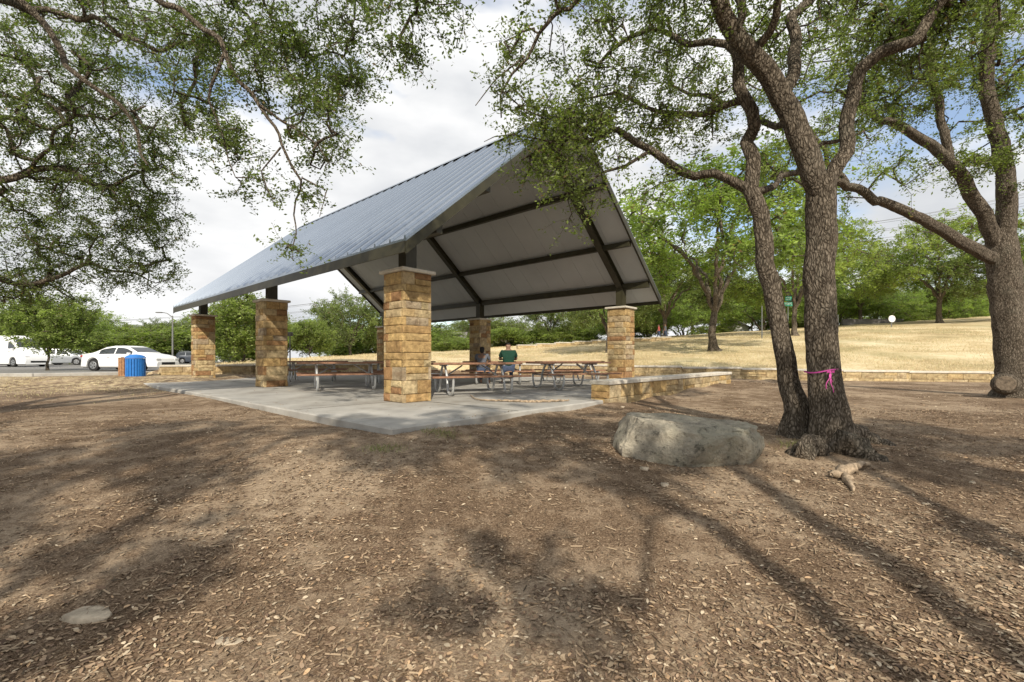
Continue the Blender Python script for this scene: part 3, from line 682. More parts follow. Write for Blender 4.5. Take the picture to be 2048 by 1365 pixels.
def blades(n,xf,name,h,w,pal,cat,label):
    x,y=xf(n); n=len(x); z=G(x,y)-.01; a=rs.uniform(0,6.28,n); hh=h*rs.uniform(.4,1.3,n); ww=w*(1+y*.03)
    ln=rs.normal(size=(n,2))*.5*hh[:,None]
    p=np.stack([x,y,z],1); d=np.stack([np.cos(a)*ww,np.sin(a)*ww,a*0],1); tip=p+np.stack([ln[:,0],ln[:,1],hh],1)
    V=np.stack([p-d,p+d,tip],1).reshape(-1,3); pal=np.array(pal); c=pal[rs.randint(0,len(pal),n)]*rs.uniform(.85,1.15,(n,1))
    np_mesh(name,V,np.arange(3*n).reshape(-1,3),MSTRAW,cols=np.repeat(c,3,axis=0),kind="stuff",label=label,category=cat)
def hillxy(n):
    x=rs.uniform(-16,42,n); d=38*rs.uniform(0,1,n)**1.5; y=wally(x)+.55+d; k=(np.abs(x/y)<1.3)&(np.sin(x*.7+y*.3)*np.sin(y*.5-x*.2)+rs.normal(size=n)*.3>-.45); return x[k],y[k]
blades(95000,hillxy,"dry_grass",.11,.006,[(.56,.45,.26),(.66,.56,.36),(.46,.36,.20),(.38,.35,.18)],"grass","dry golden grass covering the slope")
def leftxy(n):
    x=rs.uniform(-26,-9,n); y=rs.uniform(10,18.3,n)+rs.uniform(-2,0,n); k=(np.abs(x/y)<1.3)&~onslab(x,y)&(rs.uniform(0,1,n)<sm(9,15,y)*.9)&(np.sin(x*1.3)*np.sin(y*1.1+x)>-.2); return x[k],y[k]
blades(20000,leftxy,"dry_lawn",.045,.005,[(.48,.40,.22),(.54,.45,.26),(.30,.30,.14)],"grass","patchy dry grass by the parking lot")
def tuft(n):
    c=[(-1.45,5.1),(3.35,5.3),(4.3,5.75),(3.0,6.1),(2.6,6.2),(-.9,5.8)]; x=[];y=[]
    for cx,cy in c: x.append(cx+rs.normal(size=n//6)*.13); y.append(cy+rs.normal(size=n//6)*.08)
    return np.concatenate(x),np.concatenate(y)
blades(1500,tuft,"green_grass_tufts",.055,.003,[(.16,.22,.06),(.24,.27,.09),(.34,.32,.13)],"grass","small sparse green grass tufts")
# ------------------------------------------------------------------ rocks
import bmesh
from mathutils import noise
def rock(name,c,sx,sy,sz,seed,label,mat=MROCK,rot=0,sub=5,flat=.6,cat="rock",rough=.12,amp=.28,taper=0,extra=()):
    bm=bmesh.new(); bmesh.ops.create_icosphere(bm,subdivisions=sub,radius=1)
    o=Vector((seed*3.1,seed*1.7,seed*.9)); rr=random.Random(seed)
    planes=[(Vector(a).normalized(),d) for a,d in extra]
    for k in range(12-len(planes)):
        a=rr.uniform(0,6.28); e=rr.uniform(-.6,.45); planes.append((Vector((math.cos(a)*math.cos(e),math.sin(a)*math.cos(e),math.sin(e))),rr.uniform(.70,.88)))
    for v in bm.verts:
        p=v.co.copy(); 
        q=Vector([math.copysign(abs(k)**.7,k) for k in p]); q=p.lerp(q,.6)
        d=noise.noise(p*1.1+o)*amp+noise.noise(p*3+o)*rough+noise.noise(p*7+o)*rough*.5+noise.noise(p*16+o)*rough*.3+noise.noise(p*34+o)*rough*.14
        q*=1+d
        for nrm,dd in planes:
            s=q.dot(nrm)-dd-noise.noise(p*5+o)*.03
            if s>0: q-=nrm*s*.94
        lim=flat+noise.noise(p*2.2+o)*.08+noise.noise(p*9+o)*.04-.14*q.x
        if q.z>lim: q.z=lim+(q.z-lim)*.12
        if taper and q.z<0: q.x*=1+q.z*taper; q.y*=1+q.z*taper
        v.co=Vector((q.x*sx,q.y*sy,q.z*sz))
    me=bpy.data.meshes.new(name); bm.to_mesh(me); bm.free(); me.shade_smooth(); me.materials.append(mat)
    ob=bpy.data.objects.new(name,me); ob.location=c; ob.rotation_euler=(0,0,rot); link(ob); return tag(ob,label=label,category=cat)
rock("boulder",(1.93,5.0,g1(1.86,5.0)+.10),.86,.58,.42,4,"large flat-topped lichen-covered limestone boulder on mulch",rot=-.14,sub=6,amp=.14,flat=.64,taper=.30,
     extra=(((-.45,-1,.25),.66),((.35,-1,-.1),.70),((1,-.5,.1),.80),((-1,-.1,.3),.84),((0,-.6,.8),.74)))
rock("rock",((175-1024)/F*2.42,2.42,g1(-2.25,2.42)-.010),.14,.08,.038,6,"flat pale stone half buried in mulch",sub=4,mat=MPALE)
rock("rock",((455-1024)/F*2.25,2.25,g1(-1.4,2.25)-.014),.08,.05,.024,9,"small pale stone in leaf litter",sub=4,mat=MPALE)
for k,(px,py,s) in enumerate(((1330,972,.035),(1592,965,.03),(1290,940,.04),(600,905,.03),(1945,967,.025),(1850,1010,.022),(1245,815,.04))):
    d=1.2*F/(py-716)
    for _ in range(6):
        x=(px-1024)/F*d; d=(EYE-g1(x,d))*F/(py-716)
    x=(px-1024)/F*d
    rock("pebble",(x,d,g1(x,d)+s*.2),s*1.2,s,s*.7,20+k,"small pale limestone fragment on mulch",sub=3,mat=MPALE,cat="stone")
def stick(name,pts,label,mat=MWOOD,n=9,cat="wood",seed=1,rough=.09):
    rs=np.random.RandomState(seed); C=catmull(pts,.035); C[:,:3]+=rs.normal(size=(len(C),3))*C[:,3:4]*.22
    v,f=tube(C[:,:3],C[:,3],n,lambda a,b:1+rs.normal(size=(a,b))*rough)
    m=MB(); m.add(v.tolist(),f); m.f.append(tuple(range(n))); m.f.append(tuple(len(v)-n+i for i in range(n)))
    return m.obj(name,mat,cols=False,smooth=True,label=label,category=cat)
def sp(px,py,h=0.0,slab=False):
    d=4
    for _ in range(12):
        x=(px-1024)/F*d; zz=SZ if slab else g1(x,d); d=(EYE-zz-h)*F/(py-716)
    return ((px-1024)/F*d,d,zz+h)
a=sp(960,800,.02,True);b=sp(1020,802,.025,True);c=sp(1080,803,.025,True);d_=sp(1138,801,.02,True)
stick("fallen_branch",[(*a,.014),(*b,.022),(*c,.028),(*d_,.016)],"bleached fallen branch lying on concrete pavement",seed=3,rough=.2)
stick("fallen_branch",[(*sp(940,790,.03,True),.008),(*sp(955,799,.03,True),.012),(*sp(990,801,.03,True),.008)],"thin bleached forked branch on concrete pavement",seed=4)
stick("root_wood",[(*sp(1662,952,.03),.02),(*sp(1685,945,.05),.045),(*sp(1712,932,.05),.035),(*sp(1740,928,.02),.015)],"pale broken root stump wood beside oak base",seed=5,rough=.25)
stick("root_wood",[(*sp(1688,950,.04),.03),(*sp(1700,968,.025),.028),(*sp(1706,984,.01),.012)],"pale broken root piece on mulch",seed=6,rough=.25)
for k,(q0,q1,q2) in enumerate((((1685,890),(1735,915),(1785,940)),((1690,870),(1745,885),(1790,905)),((1630,890),(1605,912),(1570,915)))):
    stick("tree_root",[(*sp(*q0,.08),.15),(*sp(*q1,.0),.10),(*sp(*q2,-.07),.06)],"gnarled surface root at the oak base",mat=MBARK,seed=8+k,cat="root",n=14)
c=P(2008,768,11.15)
m=MB(); m.tube([(c[0]+.25,11.35,c[2]-.02),(c[0]-.02,11.1,c[2]),(c[0]-.09,11.03,c[2]+.01)],[.27,.25,.22],14)
o=m.obj("trunk_knot",MBARK,smooth=True,cols=False); 
m2=MB(); m2.tube([(c[0]-.085,11.035,c[2]+.01),(c[0]-.10,11.02,c[2]+.012)],[.19,.17],14)
o2=m2.obj("cut_face",simple("old_cut_wood",(.16,.125,.09),.9,0,.5,18,bump=.6),cols=False,parent=o)
tC=[e for e in bpy.data.objects if e.type=='EMPTY' and e.get("label","").startswith("massive")][0]
o.parent=tC; o.matrix_parent_inverse=Matrix.Translation(-tC.location)
# ribbon
rc=P(1645,742,5.58)
m=MB(); n=36
for k in range(n):
    a0=k/n*6.283;a1=(k+1)/n*6.283
    def q(a,dz,rr=.193): return (rc[0]+math.cos(a)*rr,rc[1]+math.sin(a)*rr,rc[2]+dz+.02*math.cos(a+.5)+.01*math.sin(3*a))
    m.add([q(a0,-.008),q(a1,-.008),q(a1,.008),q(a0,.008)],[(0,1,2,3)])
kx,ky,kz=rc[0]-.06,rc[1]-.207,rc[2]-.01
for (dx,ln,ph) in ((-.03,.20,0),(.025,.24,1.3),(.01,.13,2)):
    for k in range(7):
        t0=k/7;t1=(k+1)/7
        def q(t,s): return (kx+dx*t*1.5+.014*math.sin(t*7+ph)+s*.005,ky-.015*math.sin(t*3.1),kz-ln*t)
        m.add([q(t0,-1),q(t0,1),q(t1,1),q(t1,-1)],[(0,1,2,3)])
for s in(-1,1):
    m.add([(kx,ky-.01,kz),(kx+s*.04,ky-.03,kz+.022),(kx+s*.045,ky-.02,kz-.01)],[(0,1,2)])
m.box((kx,ky-.01,kz),(1,0,0),(0,1,0),(0,0,1),.011,.01,.011,bev=.004)
m.obj("ribbon",MPINK,cols=False,label="bright pink marking ribbon knotted around oak trunk",category="ribbon")
# ------------------------------------------------------------------ picnic tables
def table(c,rot,first=[None]):
    e=empty("picnic_table",(c[0],c[1],SZ),rot,label="red-brown picnic table with curved galvanised tube frame",category="picnic table",group="picnic tables under the pavilion")
    if first[0]:
        for ch in list(first[0].children):
            q=ch.copy(); COL.objects.link(q); q.parent=e
        return e
    first[0]=e
    LX=1.22
    m=MB()
    for k in range(5): m.abox(-LX,LX,-.38+k*.154,-.38+k*.154+.146,.715,.76,bev=.006)
    m.obj("tabletop",MPLANK,e,cols=False)
    for s in(-1,1):
        m=MB()
        for k in range(2): y=s*.74-.14+k*.144; m.abox(-LX,LX,y,y+.136,.415,.455,bev=.006)
        m.obj("seat",MPLANK,e,cols=False)
    for x in(-.72,.72):
        for s in(-1,1):
            pts=[(.86,.405),(.86,.3),(.82,.12),(.72,.035),(.55,.03),(.42,.09),(.36,.22),(.30,.42),(.20,.58),(.10,.69)]
            C=catmull([(x,s*a,b,0) for a,b in pts],.04)[:,:3]; m=MB(); m.tube(C,.03,8); m.obj("leg",MGALV,e,smooth=True,cols=False)
        m=MB(); m.tube([(x,-.87,.392),(x,.87,.392)],.024,8); m.tube([(x,-.36,.70),(x,.36,.70)],.024,8); m.obj("brace",MGALV,e,smooth=True,cols=False)
        m=MB(); m.tube([(x,0,.40),(x*.35,0,.69)],.018,8); m.obj("strut",MGALV,e,smooth=True,cols=False)
    return e
table((-4.75,12.9),.45); table((-1.0,11.4),.4); table((1.65,13.2),.45); table((-.45,15.75),0); table((-4.0,16.2),.35); table((2.1,16.6),.3); table((-7.6,17.5),.3)
# ------------------------------------------------------------------ bins
def bin_(c,mat,label,lid=True):
    e=empty("litter_bin",c,label=label,category="litter bin")
    m=MB(); n=22
    for k in range(n):
        a=k/n*6.283; ca,sa=math.cos(a),math.sin(a)
        m.box((ca*.32,sa*.32,.43),(ca,sa,0),(-sa,ca,0),(0,0,1),.013,.036,.39,bev=.005)
    m.tube([(0,0,.06),(0,0,.8)],.295,20); m.obj("bin_body",mat,e,cols=False)
    m=MB()
    for z in(.06,.8):
        m.tube([(0,0,z-.015),(0,0,z+.015)],.34,24)
    m.obj("hoop",mat,e,cols=False)
    if lid:
        m=MB(); m.tube([(0,0,.83),(0,0,.87),(0,0,.93),(0,0,.97),(0,0,.985)],[.35,.345,.27,.16,.04],24); m.obj("lid",mat,e,cols=False,smooth=True)
bx=P(271,757,18.9); bin_((bx[0],18.9,.66),MBLUE,"blue slatted round litter bin with domed lid")
bin_((bx[0]-.80,19.5,.69),MORANGE,"cedar slatted litter bin behind the blue bin",False)
# ------------------------------------------------------------------ cars
def car(loc,rot,Ln,Wd,Ht,kind,paint,label):
    e=empty("parked_car" if kind!="van" else "cargo_van",loc,rot,label=label,category="car" if kind!="van" else "van",group="cars in the parking lot")
    if kind=="sedan":
        tp=[(-.5,.62),(-.49,.86),(-.46,.98),(-.36,1.03),(-.30,1.12),(-.19,1.36),(-.08,1.44),(.03,1.44),(.1,1.38),(.2,1.16),(.265,1.0),(.36,.93),(.44,.84),(.485,.70),(.5,.5)]; belt=.92; cab=(-.30,.235); Hn=1.44
    elif kind=="suv":
        tp=[(-.5,.7),(-.49,1.05),(-.46,1.35),(-.42,1.6),(-.3,1.68),(0,1.68),(.08,1.62),(.2,1.25),(.26,1.1),(.4,1.03),(.47,.92),(.5,.6)]; belt=1.05; cab=(-.44,.22); Hn=1.68
    else:
        tp=[(-.5,.8),(-.497,2.35),(-.48,2.48),(-.1,2.52),(.22,2.50),(.29,2.25),(.375,1.5),(.41,1.3),(.47,1.12),(.495,.9),(.5,.5)]; belt=1.35; cab=(.20,.37); Hn=2.52
    X=np.array([a for a,b in tp])*Ln; Zt=np.array([b for a,b in tp])*Ht/Hn; belt*=Ht/Hn
    wr=.33 if kind!="van" else .36; ax=(-.31*Ln,.31*Ln); w=Wd/2
    xs=np.unique(np.concatenate([np.linspace(-Ln/2,Ln/2,70),X]))
    def top(x): return float(np.interp(x,X,Zt))
    def hw(x):
        u=abs(x)/(Ln/2); return w*(1-.16*max(0,(u-.72)/.28)**2)
    def inset(x): 
        t_=top(x); return 1-.24*max(0,min(1,(t_-belt)/(Ht-belt)))*(1 if kind!="van" else .35)-.04
    m=MB(); V=[]
    for x in xs:
        zb=.2
        for a in ax:
            q=(wr+.06)**2-(x-a)**2
            if q>0: zb=max(zb,wr+math.sqrt(q))
        h=hw(x); t_=top(x); bl=min(belt,t_-.04); zb=min(zb,bl-.1)
        half=[(0,min(zb,.3) if zb<.25 else zb),(h*.93,zb),(h,zb+.06),(h*1.0,zb+(bl-zb)*.6),(h*.97,bl),(h*inset(x),max(t_-.05,bl+.01)),(h*(inset(x)-.1),t_-.006),(0,t_)]
        V.append([(x,y,z) for y,z in half]+[(x,-y,z) for y,z in half[-2:0:-1]])
    n=len(V[0]); m.v=[p for r_ in V for p in r_]; m.c=[(1,1,1)]*len(m.v)
    for i in range(len(V)-1):
        for j in range(n): m.f.append((i*n+j,i*n+(j+1)%n,(i+1)*n+(j+1)%n,(i+1)*n+j))
    m.f.append(tuple(range(n))); m.f.append(tuple((len(V)-1)*n+i for i in range(n-1,-1,-1)))
    body=m.obj("body",paint,e,smooth=True,cols=False)
    try: body.data.set_sharp_from_angle(angle=math.radians(35))
    except Exception: pass
    def sidewin(x0,x1,s):
        m=MB(); k=10; vs=[]
        for i in range(k+1):
            x=x0+(x1-x0)*i/k; h=hw(x); bl=belt; t_=top(x)
            y0,z0=h*.97,bl; y1,z1=h*inset(x),t_-.05
            for f in(.10,.86 if kind!="van" else .6):
                zz=z0+(z1-z0)*f; vs.append((x,s*(y0+(y1-y0)*f+.008),max(zz,bl+.02)))
        m.add(vs,[(2*i,2*i+2,2*i+3,2*i+1) for i in range(k)]); m.obj("window",MGLASS,e,cols=False)
    a,b=cab[0]*Ln,cab[1]*Ln; mid=(a+b)/2
    for s in(-1,1):
        if kind=="van": sidewin(a+.1,b-.1,s)
        elif kind=="suv": sidewin(a+.25,a+.9,s); sidewin(a+.98,mid+.3,s); sidewin(mid+.38,b-.2,s)
        else: sidewin(a+.3,mid-.04,s); sidewin(mid+.04,b-.2,s)
    def glass(x0,x1):
        m=MB(); vs=[];k=6
        for i in range(k+1):
            x=x0+(x1-x0)*i/k; h=hw(x)*(inset(x)-.11)
            for y in(-h,h): vs.append((x,y,top(x)+.006))
        m.add(vs,[(2*i,2*i+1,2*i+3,2*i+2) for i in range(k)]); m.obj("windscreen",MGLASS,e,cols=False)
    if kind=="sedan": glass(.115*Ln,.235*Ln); glass(-.29*Ln,-.195*Ln)
    elif kind=="suv": glass(.09*Ln,.215*Ln); glass(-.455*Ln,-.425*Ln)
    else: glass(.29*Ln,.37*Ln)
    for s in(-1,1):
        m=MB(); m.box((Ln/2-.12,s*w*.70,.66*(Ht/1.44)**.4),(1,0,0),(0,1,0),(0,0,1),.10,.15,.055,bev=.02); m.obj("headlight",MLAMP,e,cols=False)
        m=MB(); m.box((-Ln/2+.07,s*w*.72,.84*(Ht/1.44)**.5),(1,0,0),(0,1,0),(0,0,1),.08,.15,.06,bev=.02); m.obj("tail_light",MTAIL,e,cols=False)
        m=MB(); m.box((b-.28,s*(w+.07),belt+.06),(1,0,0),(0,1,0),(0,0,1),.06,.08,.055,bev=.02); m.obj("mirror",paint,e,cols=False)
        for xx in ((mid-.35,mid+.55) if kind!="van" else (mid-.25,)):
            m=MB(); m.abox(xx-.09,xx+.09,s*(w-.01),s*(w+.022),belt-.14,belt-.11,bev=.005); m.obj("door_handle",MGREY,e,cols=False)
        for xa in ax:
            wh=bpy.data.objects.new("wheel",None); link(wh,e); wh.location=(xa,s*(w-.12),wr)
            m=MB(); m.tube([(0,-.1,0),(0,-.085,0),(0,.085,0),(0,.1,0)],[wr-.05,wr,wr,wr-.05],26); m.obj("tyre",MTYRE,wh,cols=False)
            m=MB(); m.tube([(0,s*.098,0),(0,s*.108,0)],[wr*.66,wr*.6],20)
            m.obj("rim",MRIM,wh,cols=False)
            m=MB()
            for k in range(5):
                an=k*1.2566; m.box((math.cos(an+.63)*wr*.38,s*.1105,math.sin(an+.63)*wr*.38),(math.cos(an+.63),0,math.sin(an+.63)),(0,1,0),(-math.sin(an+.63),0,math.cos(an+.63)),wr*.16,.003,wr*.07)
            m.obj("rim_opening",MTYRE,wh,cols=False)
    m=MB(); m.box((Ln/2-.02,0,.42),(1,0,0),(0,1,0),(0,0,1),.03,w*.5,.08,bev=.01); m.obj("grille",MTYRE,e,cols=False)
    m=MB(); m.abox(-Ln*.48,Ln*.48,-w*.8,w*.8,.17,.3); m.obj("underbody",MTYRE,e,cols=False)
    return e
LZ=.752
def carat(px,d): return ((px-1024)/F*d,d,LZ)
car(carat(262,26.6),-.10,4.75,1.8,1.44,"sedan",MWHITE,"white sedan parked beside the litter bins")
car(carat(24,38.5),-.25,6.3,2.05,2.6,"van",MWHITE,"white high-roof cargo van in the parking lot")
car(carat(122,47),.5,4.6,1.85,1.7,"suv",MGREY,"silver suv parked in the lot")
car(carat(152,50),.6,4.6,1.85,1.7,"suv",MWHITE,"white suv parked in the lot")
car(carat(432,58),.3,4.6,1.85,1.5,"sedan",MWHITE,"white car parked beyond the pavilion")
car(carat(395,60),.3,4.6,1.85,1.6,"suv",MDKCAR,"dark car parked beyond the pavilion")
# ------------------------------------------------------------------ poles & signs
def pole(px,d,ptop,r,mat,name,label,cat,arm=None):
    x=(px-1024)/F*d; z=g1(x,d); zt=EYE+(716-ptop)/F*d
    e=empty(name,(x,d,z),label=label,category=cat)
    m=MB(); m.tube([(0,0,-.1),(0,0,zt-z)],[r,r*.8],10); m.obj("pole",mat,e,cols=False,smooth=True)
    if arm:
        m=MB(); m.tube([(0,0,zt-z-.15),(-arm*.5,0,zt-z+.25),(-arm,0,zt-z+.35)],[r*.6,r*.5,r*.5],8); m.obj("arm",mat,e,cols=False,smooth=True)
        m=MB(); m.box((-arm-.25,0,zt-z+.33),(1,0,0),(0,1,0),(0,0,1),.3,.12,.05,bev=.02); m.obj("lamp_head",mat,e,cols=False)
    return e,zt-z,x
pole(345,46,632,.075,MPOLE,"street_lamp","tall grey street lamp with single curved arm","street lamp",arm=1.1)
e,h,_=pole(1524,40,612,.05,MPOLE,"sign_post","thin grey metal post on grass slope","post")
e,h,_=pole(1576,34,592,.04,MPOLE,"street_sign","green street name signs with white lettering on a post","street sign")
for k,(dz,w) in enumerate(((-.22,.24),(-.62,.30))):
    m=MB(); m.abox(-w,w,-.065,-.05,h+dz-.16,h+dz+.16,bev=.004); m.obj("sign_panel",MGSIGN,e,cols=False)
    m=MB(); rr=random.Random(k)
    for r_ in range(2):
        x=-w+.05
        while x<w-.07:
            l=rr.uniform(.025,.05); z=h+dz+.06-r_*.12; m.abox(x,x+.012,-.070,-.067,z-.035,z+.035); m.abox(x+.014,x+l,-.070,-.067,z+rr.choice((-.03,0,.03))-.006,z+rr.choice((.035,.012))); x+=l+.02
    m.obj("sign_lettering",MWSIGN,e,cols=False)
e,h,_=pole(1783,48,640,.05,MPOLE,"round_sign","round white sign back on a metal post","sign")
m=MB(); m.tube([(0,-.08,h+.1),(0,-.05,h+.1)],.36,24); m.obj("sign_panel",MWSIGN,e,cols=False)
e,h,_=pole(1676,44,630,.05,MPOLE,"sign_post","slanted grey metal gate post on grass","post")
e,h,_=pole(580,22.8,672,.035,MPOLE,"grill_post","thin black post with small box beside pavilion","post")
m=MB(); m.abox(-.12,.12,-.1,.1,h-.02,h+.18,bev=.02); m.obj("box",MPOLE,e,cols=False)
ups=[]
for px,d,tp in ((1585,72,455),(2250,62,330),(925,90,560),(140,95,640)):
    e,h,x=pole(px,d,tp,.16,MPWOOD,"utility_pole","tall wooden utility pole with crossarm carrying wires","utility pole")
    m=MB(); m.abox(-1.3,1.3,-.08,.08,h-.9,h-.75); m.abox(-1.0,1.0,-.08,.08,h-2.2,h-2.08); m.obj("crossarm",MPWOOD,e,cols=False); ups.append((x,d,e.location.z+h))
for A_,B_ in ((ups[0],ups[1]),(ups[2],ups[0]),(ups[3],ups[2])):
    m=MB()
    for ox,oz in ((-1.2,-.7),(0,-.6),(1.2,-.7),(-.9,-2),(.9,-2),(0,-3.2),(0,-3.6)):
        pts=[]
        for k in range(13):
            t_=k/12; pts.append((A_[0]+(B_[0]-A_[0])*t_+ox,A_[1]+(B_[1]-A_[1])*t_,A_[2]+(B_[2]-A_[2])*t_+oz-4*1.2*t_*(1-t_)))
        m.tube(pts,.022,4)
    m.obj("power_lines",MPOLE,cols=False,label="black overhead power lines strung between utility poles",category="power lines")
def house(px,d,w,dp,h,label,base=0,rot=0):
    x=(px-1024)/F*d; z=g1(x,d)+base; e=empty("house",(x,d,z),rot,label=label,category="house")
    m=MB(); m.abox(-w,w,-dp,dp,-1,h); m.add([(-w,-dp,h),(-w,dp,h),(-w,0,h+dp*.55)],[(0,1,2)]); m.add([(w,-dp,h),(w,dp,h),(w,0,h+dp*.55)],[(0,1,2)]); m.obj("wall",MSIDING,e,cols=False)
    m=MB(); o=.4
    for s in(-1,1):
        m.add([(-w-o,s*(dp+o),h-o*.55+.02),(w+o,s*(dp+o),h-o*.55+.02),(w+o,0,h+dp*.55+.02),(-w-o,0,h+dp*.55+.02),(-w-o,s*(dp+o),h-o*.55+.15),(w+o,s*(dp+o),h-o*.55+.15),(w+o,0,h+dp*.55+.15),(-w-o,0,h+dp*.55+.15)],[(0,1,2,3),(4,5,6,7),(0,1,5,4),(1,2,6,5),(0,3,7,4)])
    m.obj("roof",MSHING,e,cols=False)
    for k in(-.55,0,.55):
        m=MB(); m.abox(k*w-.5,k*w+.5,-dp-.03,-dp-.005,h*.35,h*.75); m.obj("window",MGLASS,e,cols=False)
house(1468,71,2.2,2.2,.9,"small white gabled house beyond the grass ridge",0,1.0)
house(1000,88,6,4,2.2,"pale low house among distant trees",0,.1)
house(885,80,4,3,2.0,"pale house behind distant trees",0,0)
x=(1745-1024)/F*60
m=MB(); m.abox(-4,4,-.12,.12,-.3,.55,bev=.02); m.abox(-4.05,4.05,-.17,.17,.552,.62,bev=.01); m.obj("boundary_wall",MSHING,cols=False,loc=(x,60,g1(x,60)),label="low dark grey boundary wall on grass ridge",category="wall")
# ------------------------------------------------------------------ people
def skin(name,verts,edges,rads,mat,parent=None,sub=2,**k):
    me=bpy.data.meshes.new(name); me.from_pydata(verts,edges,[]); o=bpy.data.objects.new(name,me); COL.objects.link(o)
    md=o.modifiers.new("s",'SKIN'); md.use_smooth_shade=True
    for i,r_ in enumerate(rads): me.skin_vertices[0].data[i].radius=(r_,r_) if not hasattr(r_,'__len__') else r_
    me.skin_vertices[0].data[0].use_root=True
    s=o.modifiers.new("u",'SUBSURF'); s.levels=sub; s.render_levels=sub
    dg=bpy.context.evaluated_depsgraph_get(); nm=bpy.data.meshes.new_from_object(o.evaluated_get(dg)); nm.shade_smooth(); nm.name=name
    o.modifiers.clear(); o.data=nm; nm.materials.clear(); nm.materials.append(mat); o.name=name
    if parent: o.parent=parent
    return tag(o,**k)
def person(loc,rot,pose,shirt,pants,label,s=1.0,hairlong=False,bulk=1.0):
    e=empty("person",loc,rot,label=label,category="person"); e.scale=(s,s,s)
    if pose=="sit":
        hip=(0,0,.56); sp_=(0,-.02,.74); ch=(0,0,.95); nk=(0,.02,1.10); h0=(0,.03,1.19); h1=(0,.035,1.30)
        leg=lambda q:[(q*.10,.02,.54),(q*.13,.43,.52),(q*.14,.44,.10),(q*.15,.60,.045)]
        arm=lambda q:[(q*.19,0,1.02),(q*.27,.12,.80),(q*.17,.36,.80),(q*.15,.44,.80)]
    else:
        hip=(0,0,.92); sp_=(0,0,1.1); ch=(0,0,1.32); nk=(0,.01,1.48); h0=(0,.02,1.57); h1=(0,.025,1.68)
        leg=lambda q:[(q*.10,0,.88),(q*.11,q*.12+.03,.48),(q*.11,q*.2-.05,.09),(q*.12,q*.2+.1,.04)]
        arm=lambda q:[(q*.19,0,1.40),(q*.24,-q*.08,1.12),(q*.22,-q*.1+.12,.88),(q*.21,-q*.1+.16,.80)]
    v=[hip,sp_,ch,nk,h0,h1]; ed=[(0,1),(1,2),(2,3),(3,4),(4,5)]; r=[(.14*bulk,.11*bulk),(.135*bulk,.105*bulk),(.15*bulk,.105*bulk),.052,(.072,.085),(.07,.085)]
    for q in(-1,1):
        L_=leg(q); b=len(v); v+=L_; r+=[.085*bulk,.06,.042,.035]; ed+=[(0,b),(b,b+1),(b+1,b+2),(b+2,b+3)]
        A_=arm(q); b=len(v); v+=A_; r+=[.058*bulk,.042,.028,.028]; ed+=[(2,b),(b,b+1),(b+1,b+2),(b+2,b+3)]
        w=Vector(A_[3]); d=(w-Vector(A_[2])).normalized(); sd=Vector((1,0,0)) 
        for fi,(off,ln) in enumerate(((-.03,.06),(-.01,.072),(.01,.068),(.03,.055))):
            b2=len(v); p1=w+d*.035+sd*off; p2=p1+d*ln*.5; p3=p2+d*ln*.4+Vector((0,0,-.02)); v+=[tuple(p1),tuple(p2),tuple(p3)]; r+=[.009,.008,.007]; ed+=[(b+3,b2),(b2,b2+1),(b2+1,b2+2)]
        b2=len(v); p1=w-sd*q*.03+d*.0; p2=p1-sd*q*.02+d*.035; v+=[tuple(p1),tuple(p2)]; r+=[.011,.009]; ed+=[(b+3,b2),(b2,b2+1)]
    hh=Vector(h0).lerp(Vector(h1),.4)
    b=len(v); v.append((hh.x,hh.y+.108,hh.z-.01)); r.append(.012); ed.append((4,b))
    for q in(-1,1):
        b=len(v); v.append((hh.x+q*.088,hh.y-.005,hh.z)); r.append(.014); ed.append((4,b))
    skin("body",v,ed,r,MSKIN,e)
    vs=[tuple(Vector(hip)+Vector((0,0,-.02))),sp_,ch,tuple(Vector(nk)+Vector((0,0,-.04)))]; es=[(0,1),(1,2),(2,3)]; rr=[(.165*bulk,.135*bulk),(.16*bulk,.13*bulk),(.17*bulk,.128*bulk),.07]
    for q in(-1,1):
        A_=arm(q); b=len(vs); mid=tuple((Vector(A_[0])*.25+Vector(A_[1])*.75)); vs+=[A_[0],mid]; rr+=[.078*bulk,.062*bulk]; es+=[(2,b),(b,b+1)]
    skin("shirt",vs,es,rr,shirt,e)
    vs=[hip];es=[];rr=[(.15*bulk,.125*bulk)]
    for q in(-1,1):
        L_=leg(q); b=len(vs); vs+=[L_[0],L_[1],tuple(Vector(L_[2])+Vector((0,0,.03)))]; rr+=[.105*bulk,.078,.06]; es+=[(0,b),(b,b+1),(b+1,b+2)]
    skin("trousers",vs,es,rr,pants,e)
    hc=Vector(h0).lerp(Vector(h1),.75)+Vector((0,-.018,.012))
    if hairlong: skin("hair",[tuple(hc+Vector((0,.01,.03))),tuple(hc+Vector((0,-.04,-.06))),tuple(hc+Vector((0,-.075,-.2)))],[(0,1),(1,2)],[(.10,.10),(.095,.085),(.07,.05)],MHAIR,e)
    else: skin("hair",[tuple(hc+Vector((0,.02,.02))),tuple(hc+Vector((0,-.02,-.05)))],[(0,1)],[(.095,.10),(.09,.08)],MHAIR,e)
    for q in(-1,1):
        m=MB(); m.box((hh.x+q*.032,hh.y+.083,hh.z+.015),(1,0,0),(0,1,0),(0,0,1),.013,.006,.008,bev=.003); m.obj("eye",MHAIR,e,cols=False)
    m=MB(); m.box((hh.x,hh.y+.08,hh.z-.055),(1,0,0),(0,1,0),(0,0,1),.025,.006,.005,bev=.002); m.obj("mouth",MLIPS,e,cols=False)
person((-.12,14.98,SZ),.1,"sit",MGSHIRT,MJEAN,"person in dark green shirt sitting at picnic table",1.04,bulk=1.18)
person((-.98,14.98,SZ),-.15,"sit",MLSHIRT,MJEAN,"person in grey shirt with long dark hair sitting at table",.94,hairlong=True,bulk=.95)
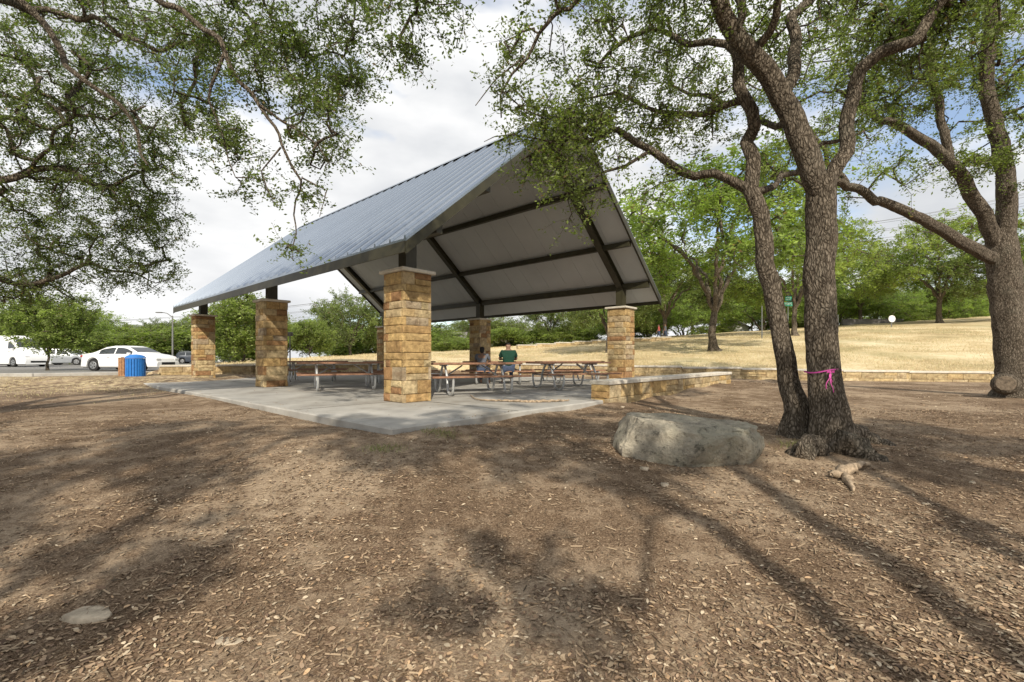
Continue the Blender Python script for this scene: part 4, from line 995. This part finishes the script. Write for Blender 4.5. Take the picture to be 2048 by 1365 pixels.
for px,d,sh in ((1318,47,MRED),(1331,47.5,MLSHIRT)):
    x=(px-1024)/F*d; person((x,d,g1(x,d)),1.2,"walk",sh,MJEAN,"person in light clothes walking across the grass slope",.95)
# ------------------------------------------------------------------ camera, light, sky
cam=bpy.data.cameras.new("camera"); co=bpy.data.objects.new("camera",cam); COL.objects.link(co)
co.location=(0,0,EYE); co.rotation_euler=(math.radians(90),0,0); cam.lens=16.03; cam.sensor_width=36; cam.shift_y=33.5/2048; cam.clip_end=3000; cam.clip_start=.05
scene.camera=co
SE=math.radians(37); AZ=math.radians(172)
sd=Vector((math.sin(AZ)*math.cos(SE),math.cos(AZ)*math.cos(SE),math.sin(SE)))
sl=bpy.data.lights.new("sun",'SUN'); sl.energy=5.0; sl.angle=math.radians(.8); sl.color=(1,.91,.76)
so=bpy.data.objects.new("sun",sl); COL.objects.link(so); so.rotation_euler=sd.to_track_quat('Z','Y').to_euler()
w=bpy.data.worlds.new("World"); scene.world=w; w.use_nodes=True; nt=w.node_tree; N=nt.nodes; Lk=nt.links
bg=N["Background"]; sky=N.new("ShaderNodeTexSky"); sky.sky_type='NISHITA'; sky.sun_disc=False; sky.sun_elevation=SE; sky.sun_rotation=AZ
tc=N.new("ShaderNodeTexCoord"); mp=N.new("ShaderNodeMapping"); mp.inputs["Scale"].default_value=(1.1,1.1,2.6); mp.inputs["Location"].default_value=(.35,.2,.1); Lk.new(tc.outputs["Generated"],mp.inputs["Vector"])
n1=N.new("ShaderNodeTexNoise"); n1.inputs["Scale"].default_value=1.7; n1.inputs["Detail"].default_value=5; n1.inputs["Roughness"].default_value=.55; Lk.new(mp.outputs[0],n1.inputs["Vector"])
r1=N.new("ShaderNodeValToRGB"); r1.color_ramp.elements[0].position=.35; r1.color_ramp.elements[0].color=(.12,.12,.12,1); r1.color_ramp.elements[1].position=.46; Lk.new(n1.outputs[0],r1.inputs[0])
n2=N.new("ShaderNodeTexNoise"); n2.inputs["Scale"].default_value=2.6; n2.inputs["Detail"].default_value=5; n2.inputs["Roughness"].default_value=.5; Lk.new(mp.outputs[0],n2.inputs["Vector"])
r2=N.new("ShaderNodeValToRGB"); r2.color_ramp.elements[0].position=.34; r2.color_ramp.elements[0].color=(7.2,7.4,7.7,1); r2.color_ramp.elements[1].position=.56; r2.color_ramp.elements[1].color=(10.4,10.4,10.4,1); Lk.new(n2.outputs[0],r2.inputs[0])
sk=N.new("ShaderNodeMix"); sk.data_type='RGBA'; sk.blend_type='MULTIPLY'; sk.inputs[0].default_value=1; sk.inputs[7].default_value=(2.0,2.0,2.0,1); Lk.new(sky.outputs[0],sk.inputs[6])
mx=N.new("ShaderNodeMix"); mx.data_type='RGBA'; Lk.new(r1.outputs[0],mx.inputs[0]); Lk.new(sk.outputs[2],mx.inputs[6]); Lk.new(r2.outputs[0],mx.inputs[7]); Lk.new(mx.outputs[2],bg.inputs[0]); bg.inputs[1].default_value=.1
scene.view_settings.view_transform='Standard'; scene.view_settings.look='None'; scene.view_settings.exposure=0
